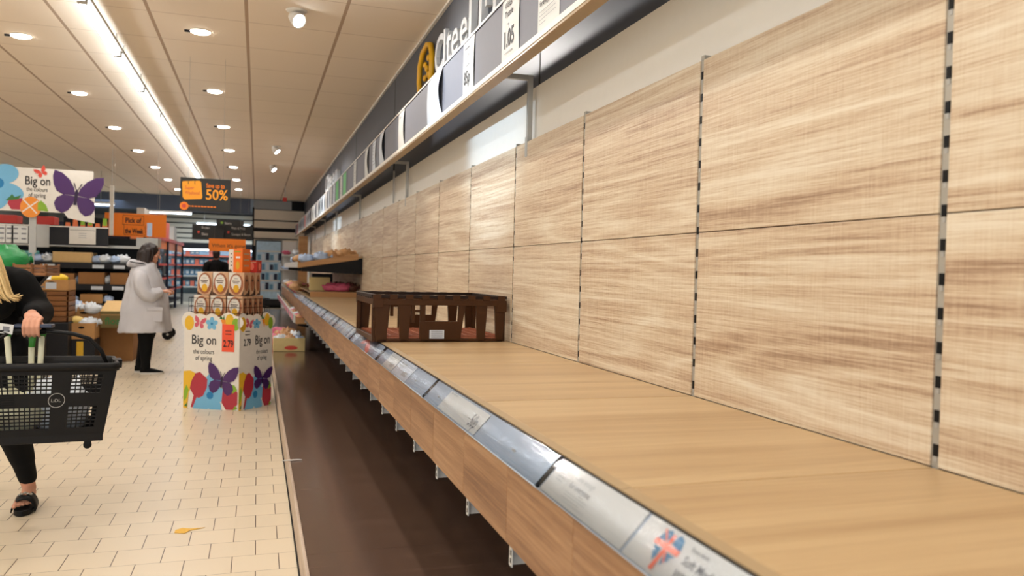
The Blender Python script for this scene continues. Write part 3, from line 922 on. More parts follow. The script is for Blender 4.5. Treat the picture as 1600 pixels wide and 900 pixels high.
b = MB(); tray_wall(b, (-W, D, 0), (1, 0, 0), W, (0, -1, 0)); b.build('rear_wall', t, bevel=0.0015, seg=1)
for sx in (-W, -0.022):
    b = MB()
    b.box((sx, 0.02, 0.0), (sx+0.022, D-0.02, 0.03), 'tray_brown'); b.box((sx, 0.02, 0.205), (sx+0.022, D-0.02, 0.238), 'tray_brown'); b.box((sx-.004, 0.03, 0.244), (sx+0.026, D-0.03, H), 'tray_rim')
    for y_ in (0.02, D-0.05): b.box((sx, y_, 0.03), (sx+0.022, y_+0.03, 0.205), 'tray_brown')
    for k in range(7): b.box((sx+.002, 0.04+.088*k, 0.236), (sx+0.02, 0.085+.088*k, 0.246), 'tray_brown')
    b.build('side_wall', t, bevel=0.0015, seg=1)
b = MB()
b.box((-W+0.02, 0.02, 0.016), (-0.02, D-0.02, 0.024), 'tray_base')
for k in range(26): b.box((-W+0.03, 0.03 + k*0.0245, 0.024), (-0.03, 0.038 + k*0.0245, 0.032), 'tray_base')
for k in range(12): b.box((-W+0.04 + k*0.063, 0.03, 0.024), (-W+0.048 + k*0.063, D-0.03, 0.034), 'tray_base')
b.build('base_grid', t)
b = MB()
F = frame((-W+0.32, -0.0005, 0.018), (1, 0, 0), (0, 0, 1))
b.rect(0, 0, 0.085, 0.048, F, 'paper_cool', 0, 0.0008)
for k in range(4): b.rect(0.008, 0.007+0.011*k, 0.077, 0.0105+0.011*k, F, 'ink_soft', 2)
b.build('paper_label', t)['label'] = 'white barcode style label'

# ============================================================ CEILING LIGHTS
ZT = 3.40
def lamp(kind, name, loc, energy, col, parent=None, **kw):
    d = bpy.data.lights.new(name, kind); d.energy = energy; d.color = col
    for k_, v_ in kw.items(): setattr(d, k_, v_)
    o = bpy.data.objects.new(name, d); C.objects.link(o); o.location = loc
    if parent: o.parent = parent
    return o
def tube_light(y):
    t = thing('tube_light', '', 'ceiling light', (-1.365, y, ZT), 0)
    b = MB(); b.box((0.012, 0.0, 0.02), (0.07, 1.62, 0.05), 'metal_white')
    for yy in (0.2, 1.42): b.tube([(0.04, yy, 0.05), (0.04, yy, Z_CEIL - ZT)], 0.005, 'metal_grey', 6)
    b.build('housing', t, bevel=0.004)
    b = MB(); b.tube([(0, 0.03, 0.0), (0, 1.59, 0.0)], 0.021, 'lamp_cool', 12); b.build('tube', t)
    for yy in (0.0, 1.59):
        b = MB(); b.box((-0.022, yy, -0.022), (0.05, yy+0.03, 0.03), 'metal_white'); b.build('end_socket', t, bevel=0.003)
    return t
tl0 = tube_light(6.98)
for k in range(-7, 12):
    y = 6.98 + 1.652 * k
    if y > 24: break
    o = tl0 if k == 0 else dup(tl0, (-1.365, y, ZT))
    if k < -1: o['label'] = 'cool white tube light of the row overhead, outside the photo'; o['group'] = 'tube lights outside the photo'
    elif k == -1: o['label'] = 'nearest cool white tube light, cut off by the top edge of the photo'
    elif k == 0: o['label'] = 'second cool white tube light of the row, counted from the top edge'
    elif k == 1: o['label'] = 'third cool white tube light of the row, counted from the top edge'
    elif k == 2: o['label'] = 'fourth cool white tube light of the row, counted from the top edge'
    else: o['label'] = 'far cool white tube light in the row running to the black hanging sign'; o['group'] = 'far tube lights in the row'
for k in range(7):  # added fill row, unseen, raises the ambient light on ceiling and walls
    o = dup(tl0, (-6.2, -3.2 + 1.75*k, ZT)); o['label'] = 'cool white fill tube light added far to the left, outside the photo'; o['group'] = 'added fill tubes far left, outside the photo'
def downlight():
    t = thing('downlight', '', 'ceiling light', (0, 0, Z_CEIL), 0)
    b = MB(); b.lathe([(0.062, -0.004), (0.092, -0.006), (0.096, 0.0), (0.06, 0.0)], 'trim_white', n=24); b.build('rim', t)
    b = MB(); b.lathe([(0.002, -0.030), (0.045, -0.026), (0.07, -0.014), (0.072, -0.002)], 'lamp_warm', sx=1.25, n=20); b.build('lens', t)
    b = MB(); b.box((-0.14, -0.01, -0.02), (-0.085, 0.01, -0.002), 'charcoal'); b.build('clip', t)
    lamp('SPOT', 'downlight_lamp', (0, 0, -0.06), E_DOWN, WARM, t, spot_size=R(150), spot_blend=0.9, shadow_soft_size=0.07)
    return t
dl0 = downlight()
FILL_LAMP = [None]  # stronger lamp shared by the added far left fill rows
first = True
for X, ys, side in ((-0.55, [8.0 + 2.64*k for k in range(-4, 7)], 'right'), (-2.24, [8.85 + 2.66*k for k in range(-4, 7)], 'left'),
                    (-4.2, [-2.0 + 2.6*k for k in range(6)], 'far left'), (-6.6, [-1.0 + 2.9*k for k in range(7)], 'far left')):  # far left rows are added, unseen fill that bounces off the floor
    for i, y in enumerate(ys):
        o = dup(dl0, (0, 0, 0))
        o.location = (X, y, Z_CEIL)
        if side == 'far left':
            for q_ in o.children:
                if q_.type == 'LIGHT':
                    if FILL_LAMP[0] is None: FILL_LAMP[0] = q_.data.copy(); FILL_LAMP[0].energy = E_DOWN*1.9
                    q_.data = FILL_LAMP[0]
        vis = i >= 4
        if side == 'far left' or not vis:
            o['label'] = 'warm round downlight, outside the photo'; o['group'] = 'downlights outside the photo'
        elif i == 4: o['label'] = 'nearest visible warm downlight in the row %s of the tube lights' % side
        elif i == 5: o['label'] = 'second visible warm downlight in the row %s of the tube lights' % side
        elif i == 6: o['label'] = 'third visible warm downlight in the row %s of the tube lights' % side
        else: o['label'] = 'far warm downlight in the row %s of the tube lights' % side; o['group'] = 'far downlights %s of the tubes' % side
def gimbal(y, label, aim, e, group=None, X=0.28, col=(1.0, 0.95, 0.89), size=100, blend=.8, drop=0.0):
    t = thing('spotlight', label, 'spotlight', (X, y, Z_CEIL), 0, group)
    d = (Vector(aim) - Vector((X, y, Z_CEIL - 0.08 - drop))).normalized()
    q = d.to_track_quat('-Z', 'Y').to_matrix()
    c = Vector((0, 0, -0.07 - drop))
    b = MB(); b.lathe([(0.055, -0.01), (0.085, -0.006), (0.09, 0.0), (0.05, 0)], 'trim_white', n=24)
    if drop: b.tube([(0, 0, 0), (0, 0, -drop-.03)], .008, 'trim_white', 8)
    b.build('rim', t)
    b = MB(); b.lathe([(0.030, 0.075), (0.045, 0.06), (0.062, 0.0), (0.066, -0.05), (0.060, -0.052), (0.055, -0.02)], 'trim_white', (0,0,0), 20, Matrix.Translation(c) @ q.to_4x4()); b.build('head', t)
    b = MB(); b.lathe([(0.002, -0.047), (0.054, -0.045), (0.054, -0.040)], 'lamp_cool', (0,0,0), 20, Matrix.Translation(c) @ q.to_4x4()); b.build('lens', t)
    l = lamp('SPOT', 'spot_lamp', tuple(c + d*0.09), e, col, t, spot_size=R(size), spot_blend=blend, shadow_soft_size=0.05)
    l.rotation_euler = q.to_euler()
    return t
gimbal(7.04, 'nearest white gimbal spotlight on the ceiling above the bread wall', (1.46, 5.2, 2.0), E_SPOT)
gimbal(14.98, 'middle white gimbal spotlight, far down the ceiling', (1.46, 14.4, 2.0), E_SPOT)
gimbal(17.82, 'farthest white gimbal spotlight on the ceiling', (1.46, 17.0, 2.0), E_SPOT)
t = thing('linear_light', 'long linear ceiling light over the near bread shelf, outside the photo', 'ceiling light', (0.35, -1.4, Z_CEIL), 0)
b = MB(); b.box((-.07, 0, -.07), (.07, 7.0, -.002), 'metal_white'); b.build('housing', t, bevel=.005)
b = MB(); b.box((-.05, .02, -.078), (.05, 6.98, -.0705), 'lamp_line'); b.build('diffuser', t)
l = lamp('AREA', 'linear_lamp', (0.01, 3.5, -.10), E_LINE, (1.0, 0.95, 0.89), t, shape='RECTANGLE', size=.08, size_y=6.9, spread=R(100))
l.rotation_euler = (0, R(-20), 0)
gimbal(5.4, 'unseen cold white drop spotlight added across the aisle, aimed at the near bread wall', (1.46, 4.9, 2.20), E_COLD, None, X=-4.4, col=(0.58, 0.78, 1.0), size=17, blend=.8, drop=.62)  # unseen spotlight added to cast the cold patch on the near wall
gimbal(15.4, 'unseen cold white drop spotlight added across the aisle, aimed at the far bread wall', (1.46, 15.6, 2.32), E_COLD*1.5, None, X=-6.3, col=(0.62, 0.80, 1.0), size=14, blend=.7, drop=.62)  # second unseen spotlight, added for the far cold wall patch
# cold strip lights over the chilled section far behind
def strip_light(loc, L, label, group=None):
    t = thing('strip_light', label, 'strip light', loc, 0, group)
    b = MB(); b.box((0, -0.08, 0.03), (L, 0.08, 0.08), 'metal_white'); b.build('housing', t)
    b = MB(); b.box((0.02, -0.06, 0.0), (L-0.02, 0.06, 0.03), 'lamp_cold'); b.build('diffuser', t)
    b = MB()
    for x in (0.3, L-0.3): b.tube([(x, 0, 0.08), (x, 0, Z_CEIL-loc[2])], 0.006, 'metal_grey', 6)
    b.build('hanger', t)
strip_light((-8.6, 21.0, 2.72), 3.0, 'long cold strip light far behind at the left edge')
strip_light((-5.5, 21.0, 2.72), 2.2, 'long cold strip light behind the butterfly sign')
strip_light((-3.1, 25.5, 2.86), 1.2, 'short cold strip light far behind, next to the orange week sign')
strip_light((-2.3, 33.0, 2.95), 2.0, 'cold strip light over the freezers at the far end')
lamp('AREA', 'chiller_glow', (-1.2, 31, 3.3), 120, COOL, None, shape='RECTANGLE', size=3.0, size_y=4.0)
lamp('AREA', 'chiller_glow', (-6.0, 27, 3.3), 160, COOL, None, shape='RECTANGLE', size=4.0, size_y=8.0)

b = MB(); b.box((-0.055, -0.03, -0.05), (0.055, 0.03, 0.06), 'box_red'); b.box((-0.01, -0.01, 0.06), (0.01, 0.01, Z_CEIL-3.16), 'metal_grey')
tag(b.build('alarm_sounder', loc=(0.667, 22.0, 3.16), bevel=0.004), 'small red alarm sounder hanging from the ceiling near the slatted end wall', 'alarm')

for q_ in list(dl0.children): bpy.data.objects.remove(q_)
bpy.data.objects.remove(dl0)
# ============================================================ HANGING SIGNS
def board(name, label, Y, px, cat='sign', mm='sign_black', thick=0.02, hang=True, group=None, X0=None):
    x0, y0, x1, y1 = px
    A, B = at(x0, y1, Y), at(x1, y0, Y)
    t = thing(name, label, cat, (A.x, Y, A.z), 0, group)
    W_, H_ = B.x - A.x, B.z - A.z
    b = MB(); b.box((0, 0.001, 0), (W_, thick, H_), mm); b.build('board', t, bevel=0.003)
    if hang:
        b = MB()
        for x in (W_*.15, W_*.85): b.tube([(x, thick/2, H_), (x, thick/2, Z_CEIL - A.z)], 0.0012, 'metal_grey', 6)
        b.build('hanging_wire', t)
    return t, W_, H_, frame((0, 0, 0), (1, 0, 0), (0, 0, 1))
t, W_, H_, F = board('hanging_sign', 'black hanging sign offering up to 50% off with orange bag picture', 9.0, (281, 281, 360.5, 328))
b = MB()
b.poly([(W_*.05,H_*.40),(W_*.09,H_*.32),(W_*.42,H_*.36),(W_*.44,H_*.42),(W_*.41,H_*.88),(W_*.38,H_*.92),(W_*.05,H_*.88),(W_*.035,H_*.84)], F, 'orange_bag', 1)
b.text('Super', H_*.15, W_*.09, H_*.64, F, 'red_print', 3, fit=W_*.18); b.text('Weekend', H_*.15, W_*.09, H_*.49, F, 'red_print', 3, fit=W_*.29)
for x in (.15, .28): b.rect(W_*x, H_*.80, W_*(x+.012), H_*.95, F, 'sign_black', 3)
b.disc((W_*.08, H_*.13), H_*.125, F, 'orange_sign', 1); b.disc((W_*.08, H_*.13), H_*.06, F, 'red_print', 3)
for k in range(9): b.rect(W_*(.16+.063*k), H_*.115, W_*(.16+.063*k+.05), H_*.15, F, 'orange_sign', 2)
b.build('printed_picture', t)
b = MB()
b.text('Save up to', H_*.19, W_*.51, H_*.72, F, 'orange_sign', 2, bold=.0015, fit=W_*.37)
b.text('50%', H_*.44, W_*.50, H_*.36, F, 'orange_bag', 2, bold=.003, fit=W_*.44)
b.build('lettering', t)
# big on sign
t, W_, H_, F = board('spring_sign', 'large white sign with purple butterfly over the fruit display', 12.0, (-12, 268, 146, 328), mm='carton_white', hang=False)
U = lambda px: (px + 12) / 158 * W_
V = lambda py: (328 - py) / 60 * H_
b = MB(); 
b.poly([(U(75), V(328)), (U(80), V(275)), (U(118), V(272)), (U(126), V(283)), (U(149), V(300)), (U(149), V(341)), (U(106), V(335)), (U(100), V(328))], F, 'carton_white', 0, 0.004)
b.build('cutout_backing', t)
b = MB()
butterfly(b, U(119), V(303), 0.60, (F[0] + F[3]*0.006, *F[1:]), 'purple', 'purple_dark', 3, R(-7))
b.build('purple_butterfly', t)
b = MB()
b.disc((U(6), V(278)), .165, F, 'sky_blue', 1, .13, 0.2); b.disc((U(14), V(302)), .17, F, 'sky_blue', 1, .11, -0.3); b.disc((U(-3), V(313)), .15, F, 'sky_blue', 1, .11, 1.0)
b.disc((U(-4), V(291)), .07, F, 'blue_core', 2)
b.poly([(U(11), V(318)), (U(14), V(311)), (U(34), V(310)), (U(34), V(326)), (U(17), V(326))], F, 'tulip_red', 2)
b.poly([(U(8), V(314)), (U(14), V(309)), (U(18), V(305)), (U(22), V(309)), (U(32), V(306)), (U(28), V(312)), (U(12), V(314))], F, 'leaf_dark', 3)
b.disc((U(47), V(322)), .125, F, 'fruit_orange', 2, .14)
for an in (0.7, 2.3): 
    ca, sa = math.cos(an), math.sin(an)
    b.poly([(U(46)+ca*.12-sa*.008, V(321)+sa*.12+ca*.008), (U(46)-ca*.12-sa*.008, V(321)-sa*.12+ca*.008), (U(46)-ca*.12+sa*.008, V(321)-sa*.12-ca*.008), (U(46)+ca*.12+sa*.008, V(321)+sa*.12-ca*.008)], F, 'carton_white', 3)
b.poly([(U(58), V(326)), (U(58), V(316)), (U(63), V(312)), (U(71), V(318)), (U(75), V(327))], F, 'leaf_green', 2)
b.poly([(U(79), V(327)), (U(82), V(313)), (U(90), V(316)), (U(92), V(327))], F, 'fruit_orange', 2)
b.disc((U(95), V(323)), .07, F, 'yellow_egg', 3, .05)
butterfly(b, U(63), V(273), .14, F, 'red_print', None, 2, 0.5)
b.build('printed_picture', t)
b = MB()
b.text('Big on', .165, U(37), V(291), F, 'ink', 2, bold=.0015, fit=U(76)-U(37))
b.text('the colours', .085, U(40), V(300), F, 'ink', 2, fit=U(73)-U(40)); b.text('of spring', .085, U(43), V(308), F, 'ink', 2, fit=U(70)-U(43))
b.build('lettering', t)
b = MB(); b.box((U(44), 0.022, -0.55), (U(55), 0.05, 0.1), 'metal_grey'); b.box((U(49), 0.03, -2.0), (U(52.5), 0.045, -0.5), 'metal_grey'); b.build('sign_post', t)
# pick of the week
t, W_, H_, F = board('hanging_sign', 'orange sign reading Pick of the Week beside the fruit shelves', 16.75, (163, 336, 260, 368), mm='orange_sign')
b = MB()
b.text('Pick of', H_*.30, W_*.33, H_*.60, F, 'ink', 2, bold=.004, fit=W_*.26); b.text('the Week', H_*.30, W_*.33, H_*.14, F, 'ink', 2, bold=.004, fit=W_*.30)
for (u0, v0, u1, v1) in ((.29,.50,.63,.515),(.29,.90,.63,.915),(.29,.5,.295,.91),(.625,.5,.63,.91),(.31,.06,.66,.075),(.31,.06,.315,.5),(.655,.06,.66,.5)): b.rect(W_*u0, H_*v0, W_*u1, H_*v1, F, 'ink', 2)
b.build('lettering', t)
A = at(175, 290, 16.6)
b = MB(); b.box((-0.034, -0.02, at(175, 368, 16.6).z - A.z), (0.034, 0.02, 0), 'trim_white'); b.box((-0.003, -0.003, 0), (0.003, 0.003, Z_CEIL - A.z), 'metal_grey')
tag(b.build('hanging_pole', loc=tuple(A)), 'white pole hanging from the ceiling in front of the orange week sign', 'pole')
# aisle signs far away
for (bx, lb, lines) in (((300, 352, 350, 374), 'dark aisle direction sign, left one of the far group', ('Frozen', 'Dairy')),
                        ((338, 345, 381, 352), 'narrow dark aisle sign, top one of the far group', ('Bakery',)),
                        ((347, 353, 395, 374), 'dark aisle direction sign, right one of the far group', ('Pizza & Fries', 'Sausages & Bacon'))):
    t, W_, H_, F = board('aisle_sign', lb, 20.0 + 0.3*len(lb) % 1, bx)
    b = MB()
    for i, s_ in enumerate(lines): b.text(s_, 0.085 if len(lines) > 1 else 0.075, W_*.30, H_*(.72 - .42*i) if len(lines) > 1 else H_*.25, F, 'carton_white', 2, xs=.75)
    b.disc((W_*.2, H_*.5), 0.03, F, 'red_print' if 'top' not in lb else 'leaf_green', 2)
    b.build('lettering', t)
t, W_, H_, F = board('hanging_sign', 'orange sign in the distance directly above the egg cartons', 19.0, (326, 374.5, 384, 392), mm='orange_sign')
b = MB(); b.text("When it's gone", H_*.42, W_*.08, H_*.32, F, 'ink', 2, xs=.98); b.build('lettering', t)

# ============================================================ SPRING DISPLAY STAND
DA, DC, DB = Vector((-0.64, 7.95, 0)), Vector((-0.145, 7.68, 0)), Vector((0.150, 7.97, 0))
DD, DE = Vector((0.02, 8.45, 0)), Vector((-0.52, 8.50, 0))
o0 = Vector((DC.x, DC.y, 0))
t = thing('display_stand', 'white cardboard display stand printed with purple butterflies and tulips', 'display stand', tuple(o0))
L_ = lambda p_: Vector((p_.x, p_.y, 0)) - o0
b = MB()
HZ = 0.865
pl = [L_(p_) for p_ in (DA, DC, DB, DD, DE)]
for i in range(5):
    p0, p1 = pl[i], pl[(i+1) % 5]
    n_ = (p1 - p0).normalized().cross(Vector((0, 0, 1))); ii = -n_ * 0.006
    z = Vector((0, 0, HZ if i < 2 else HZ))
    b.hexa([p0, p1, p1+ii, p0+ii, p0+z, p1+z, p1+ii+z, p0+ii+z], 'carton_white')
b.build('cardboard_wrap', t)
b = MB(); b.add([p_ + Vector((0, 0, 0.84)) for p_ in [v*0.985 + (pl[3]+pl[4])*0.005 for v in pl]], [(0,1,2,3,4)], 'carton_tan'); b.build('top_tray', t)
def print_face(Fc, Wf, xs):
    g = MB(); l = MB()
    X = lambda f: Wf * f
    # crown of cut-out shapes rising above the top edge
    for c, rr, rv in (((.09, .82), .075, .085), ((.28, .815), .09, .075), ((.50, .815), .075, .08), ((.80, .83), .08, .078), ((.93, .82), .07, .06)):
        g.disc((X(c[0]), c[1]), min(rr*xs*1.1, X(1)*.5), Fc, 'carton_white', 0, rv)
    g.disc((X(.09), .80), .048*xs, Fc, 'yellow_egg', 1, .068)
    butterfly(g, X(.28), .805, .115*xs, Fc, 'pink', None, 1, -0.2)
    flower(g, X(.50), .80, .062*xs, Fc, 'sky_blue', 'blue_core', 1)
    for k in range(3): g.poly([(X(.66+.03*k), .84), (X(.70+.03*k), .845), (X(.72+.02*k), .76)], Fc, 'fruit_orange', 1)
    g.poly([(X(.64), .85), (X(.66), .885), (X(.70), .85), (X(.72), .89), (X(.73), .84)], Fc, 'leaf_dark', 2)
    g.disc((X(.82), .835), .042*xs, Fc, 'yellow_egg', 1, .06); g.disc((X(.93), .80), .038*xs, Fc, 'leaf_green', 2, .058)
    # lower artwork
    g.poly([(X(.0), .0), (X(.0), .345), (X(.12), .355), (X(.22), .33), (X(.16), .20), (X(.10), .15), (X(.08), 0.0)], Fc, 'yellow_egg', 1)
    g.poly([(X(.01), .16), (X(.06), .22), (X(.10), .17), (X(.06), .09), (X(.01), .06)], Fc, 'leaf_green', 2)
    g.poly([(X(.22), .33), (X(.30), .345), (X(.44), .28), (X(.43), .20), (X(.36), .12), (X(.28), .10), (X(.18), .13), (X(.12), .19), (X(.15), .26)], Fc, 'tulip_red', 2)
    g.poly([(X(.20), .14), (X(.25), .11), (X(.18), .01), (X(.14), .01)], Fc, 'tulip_red', 2)
    for ang, rr in ((0.15, .12), (1.35, .15), (2.75, .13), (3.9, .14), (5.2, .12)):
        g.disc((X(.49) + rr*.75*math.cos(ang)*xs, .125 + rr*.75*math.sin(ang)), rr*.80*xs, Fc, 'sky_blue', 1, rr*.55*max(xs, .8), ang, 18)
    g.disc((X(.49), .13), .035*xs, Fc, 'blue_core', 3, .035)
    g.poly([(X(.72), .20), (X(.70), .07), (X(.78), .005), (X(.90), .005), (X(.985), .06), (X(.985), .17), (X(.92), .21)], Fc, 'tulip_red', 2)
    g.poly([(X(.74), .20), (X(.78), .245), (X(.86), .24), (X(.93), .235), (X(.98), .19), (X(.90), .16), (X(.86), .19), (X(.80), .185)], Fc, 'leaf_green', 3)
    g.poly([(X(.02), .02), (X(.08), .055), (X(.07), .01)], Fc, 'leaf_dark', 3); g.poly([(X(.90), .0), (X(.94), .045), (X(.99), .02)], Fc, 'leaf_green', 3)
    butterfly(g, X(.70), .275, .30*xs if xs > .9 else .235, Fc, 'purple', 'purple_dark', 4, -0.12)
    return g
u1 = (pl[1]-pl[0]).normalized(); u2 = (pl[2]-pl[1]).normalized()
F1 = frame(pl[0], u1, (0, 0, 1)); F2 = frame(pl[1], u2, (0, 0, 1))
W1, W2 = (pl[1]-pl[0]).length, (pl[2]-pl[1]).length
print_face(F1, W1, 1.0).build('printed_artwork', t)
print_face(F2, W2, 0.80).build('printed_artwork', t)
b = MB()
b.text('Big on', .125, W1*.13, .605, F1, 'ink', 2, bold=.001, fit=W1*.44)
b.text('the colours', .062, W1*.17, .515, F1, 'ink', 2, fit=W1*.38); b.text('of spring', .062, W1*.21, .455, F1, 'ink', 2, fit=W1*.30)
b.text('Big on', .125, W2*.46, .605, F2, 'ink', 2, bold=.001, fit=W2*.44)
b.text('the colours', .060, W2*.50, .515, F2, 'ink', 2, fit=W2*.36); b.text('of spring', .060, W2*.53, .455, F2, 'ink', 2, fit=W2*.29)
b.text('2.79', .09, W2*.12, .60, F2, 'ink', 2, bold=.002, fit=W2*.21)
for k in range(2): b.rect(W2*.16, .73-.03*k, W2*.30, .737-.03*k, F2, 'ink', 2)
b.build('lettering', t)
b = MB(); b.rect(W1*.69, .545, W1*.91, .80, F1, 'red_tag', 4, 0.001)
b.text('2.79', .09, W1*.715, .59, F1, 'ink', 7, bold=.0025, fit=W1*.18)
for k in range(2): b.rect(W1*.75, .735-.03*k, W1*.86, .742-.03*k, F1, 'ink', 7)
b.build('price_card', t)['label'] = 'red price card reading 2.79'
# wire guard round the lower tier
b = MB(); ins = 0.035
cen = sum(pl, Vector())/5
wp = [v + (cen - v).normalized()*ins for v in pl]
for z in (0.90, 0.955, 1.035): b.tube([v + Vector((0,0,z)) for v in wp] + [wp[0] + Vector((0,0,z))], 0.0028, 'black', 6)
for i in range(5):
    p0, p1 = wp[i], wp[(i+1) % 5]
    n_ = 6
    for k in range(n_): 
        q = p0.lerp(p1, k/n_); b.tube([q + Vector((0,0,.83)), q + Vector((0,0,1.036))], 0.0018, 'black', 5)
b.build('wire_guard', t)
# chocolate egg cartons
mu, mv = u1, Vector((-u1.y, u1.x, 0))
def egg_carton(loc, W=0.155, H=0.215, D=0.085, lb='', group=None, first=[None]):
    if first[0] is None:
        t = thing('egg_carton', lb, 'carton', tuple(loc), math.atan2(mu.y, mu.x), group)
        b = MB(); b.box((-W/2, 0, 0), (W/2, D, H), 'carton_tan'); b.build('carton', t, bevel=0.002)
        Fc = frame((-W/2, 0, 0), (1, 0, 0), (0, 0, 1))
        b = MB()
        b.poly([(0, H*.35), (0, H), (W*.5, H), (W*.28, H*.92), (W*.10, H*.7), (W*.03, H*.5)], Fc, 'carton_white', 0)
        b.poly([(0, 0), (0, H*.14), (W*.2, H*.05), (W*.35, 0)], Fc, 'carton_choc', 0)
        b.poly([(W*.8, 0), (W, 0), (W, H*.3), (W*.9, H*.12)], Fc, 'carton_choc', 0)
        b.disc((W*.5, H*.50), W*.46, Fc, 'carton_brown', 1, H*.46)
        b.disc((W*.48, H*.55), W*.34, Fc, 'carton_white', 2, H*.34)
        b.disc((W*.5, H*.30), W*.19, Fc, 'gold', 3, H*.17)
        b.rect(W*.22, H*.60, W*.72, H*.64, Fc, 'carton_choc', 3); b.rect(W*.28, H*.53, W*.66, H*.565, Fc, 'carton_choc', 3)
        b.rect(W*.36, H*.72, W*.60, H*.74, Fc, 'ink_soft', 3)
        b.build('printed_front', t)
        Fs = frame((W/2, 0, 0), (0, 1, 0), (0, 0, 1))
        b = MB(); b.disc((D*.5, H*.55), D*.40, Fs, 'carton_brown', 0, H*.36); b.disc((D*.5, H*.66), D*.2, Fs, 'carton_choc', 1, H*.06)
        b.poly([(D*.0, 0), (D, 0), (D, H*.45), (D*.75, H*.12)], Fs, 'carton_choc', 1)
        b.build('printed_side', t)
        first[0] = t; return t
    return dup(first[0], tuple(loc), None, lb, group)
ftop = o0 + (DA.lerp(DC, 0.5) - DC)
base_lo = DC - mu*0.085 + mv*0.055
cols = ('left', 'middle', 'right')
for j in range(4):
    for i in range(3):
        p_ = base_lo - mu*(0.172*(2-i)) + mv*(0.098*j) + Vector((0, 0, 0.846))
        if j == 0: lb, g = 'tan egg carton behind the wire guard, %s of the lower front row' % cols[i], None
        elif i == 2: lb, g = 'tan egg carton seen edge on along the right side, lower tier', 'lower side egg cartons'
        else: lb, g = 'tan egg carton hidden in the lower tier behind the front row', 'hidden lower egg cartons'
        egg_carton(p_, lb=lb, group=g)
for j in range(3):
    for i in range(3):
        p_ = base_lo - mu*(0.150*(2-i)*1.08 + 0.0) + mv*(0.02 + 0.108*j) + mu*0.0 + Vector((0, 0, 1.0665))
        if j == 0: lb, g = 'tan egg carton on top of the display, %s of the upper front row' % cols[i], None
        elif i == 2: lb, g = 'tan egg carton seen edge on along the right side, upper tier', 'upper side egg cartons'
        else: lb, g = 'tan egg carton hidden in the upper tier behind the front row', 'hidden upper egg cartons'
        egg_carton(p_, lb=lb, group=g)
ZTOP = 1.0665 + 0.217
def gift_box(name, label, off_u, off_v, w, d, h, mm, extra=None, z=ZTOP):
    p_ = base_lo + mu*off_u + mv*off_v + Vector((0, 0, z))
    t = thing(name, label, 'box', tuple(p_), math.atan2(mu.y, mu.x))
    b = MB(); b.box((-w/2, 0, 0), (w/2, d, h), mm); b.build('carton', t, bevel=0.002)
    Fc = frame((-w/2, 0, 0), (1, 0, 0), (0, 0, 1)); Fs = frame((w/2, 0, 0), (0, 1, 0), (0, 0, 1))
    b = MB()
    if extra: extra(b, Fc, Fs, w, d, h)
    b.build('printed_front', t)
def x_white(b, Fc, Fs, w, d, h):
    for k in range(4): b.disc((w*.55, h*(.3+.17*k)), w*.13, Fc, 'carton_choc', 1, n=10)
    b.poly([(0, 0), (w*.8, 0), (w*.5, h*.14), (0, h*.1)], Fc, 'carton_choc', 1)
def x_orange(b, Fc, Fs, w, d, h):
    b.disc((w*.5, h*.3), w*.2, Fc, 'gold', 1, h*.18); b.rect(w*.3, h*.6, w*.75, h*.68, Fc, 'carton_white', 1); b.rect(w*.15, h*.86, w*.8, h*.9, Fc, 'leaf_green', 1)
    for k in range(3): b.rect(d*.15, h*(.75-.25*k), d*.8, h*(.82-.25*k), Fs, 'carton_tan', 1)
def x_red(b, Fc, Fs, w, d, h):
    b.disc((w*.5, h*.5), w*.22, Fc, 'coral', 1, h*.3); b.rect(w*.1, h*.8, w*.9, h*.88, Fc, 'carton_tan', 1)
    b.disc((d*.5, h*.5), d*.22, Fs, 'coral', 1, h*.3)
gift_box('gift_carton', 'narrow white carton on top of the egg cartons, left of the orange box', -0.105, 0.10, 0.05, 0.11, 0.215, 'carton_white', x_white)
gift_box('gift_carton', 'bright orange gift carton standing on top of the egg cartons', -0.03, 0.09, 0.095, 0.15, 0.222, 'box_orange', x_orange)
gift_box('gift_carton', 'low red gift carton on the right side of the egg cartons', 0.025, 0.25, 0.11, 0.09, 0.118, 'box_red', x_red)

# ============================================================ PRODUCE CORNER (behind the shoppers)
YP = 12.6
t = thing('produce_shelving', 'black produce shelving along the back, under the grey ticket rail', 'shelving', (-4.6, YP, 0))
x1 = 2.95
b = MB(); b.box((0, 0.62, 0), (x1, 0.66, 1.72), 'black'); b.build('back_board', t)
for x in (0.0, 0.98, 1.96, x1 - 0.04):
    b = MB(); b.box((x, 0.52, 0), (x + 0.04, 0.615, 1.72), 'black_plastic'); b.build('upright', t)
for z, d in ((1.335, 0.0), (1.03, -0.08), (0.76, -0.16)):
    b = MB(); b.box((0, d, z-0.03), (x1, 0.6, z-.002), 'black_plastic')
    b.box((0, d-0.012, z-0.08), (x1, d, z+0.004), 'charcoal'); sh = b.build('shelf', t)
    b = MB()
    for x in (.35, 1.05, 1.72, 2.35, 2.62): b.box((x, d-0.016, z-0.075), (x+0.15, d-0.0125, z-0.025), 'paper_cool')
    b.build('ticket', sh)
b = MB(); b.box((0, 0.2, 1.56), (x1, 0.62, 1.60), 'metal_grey'); b.box((0, 0.0, 0.0), (x1, 0.6, 0.66), 'black_plastic'); b.build('plinth', t)
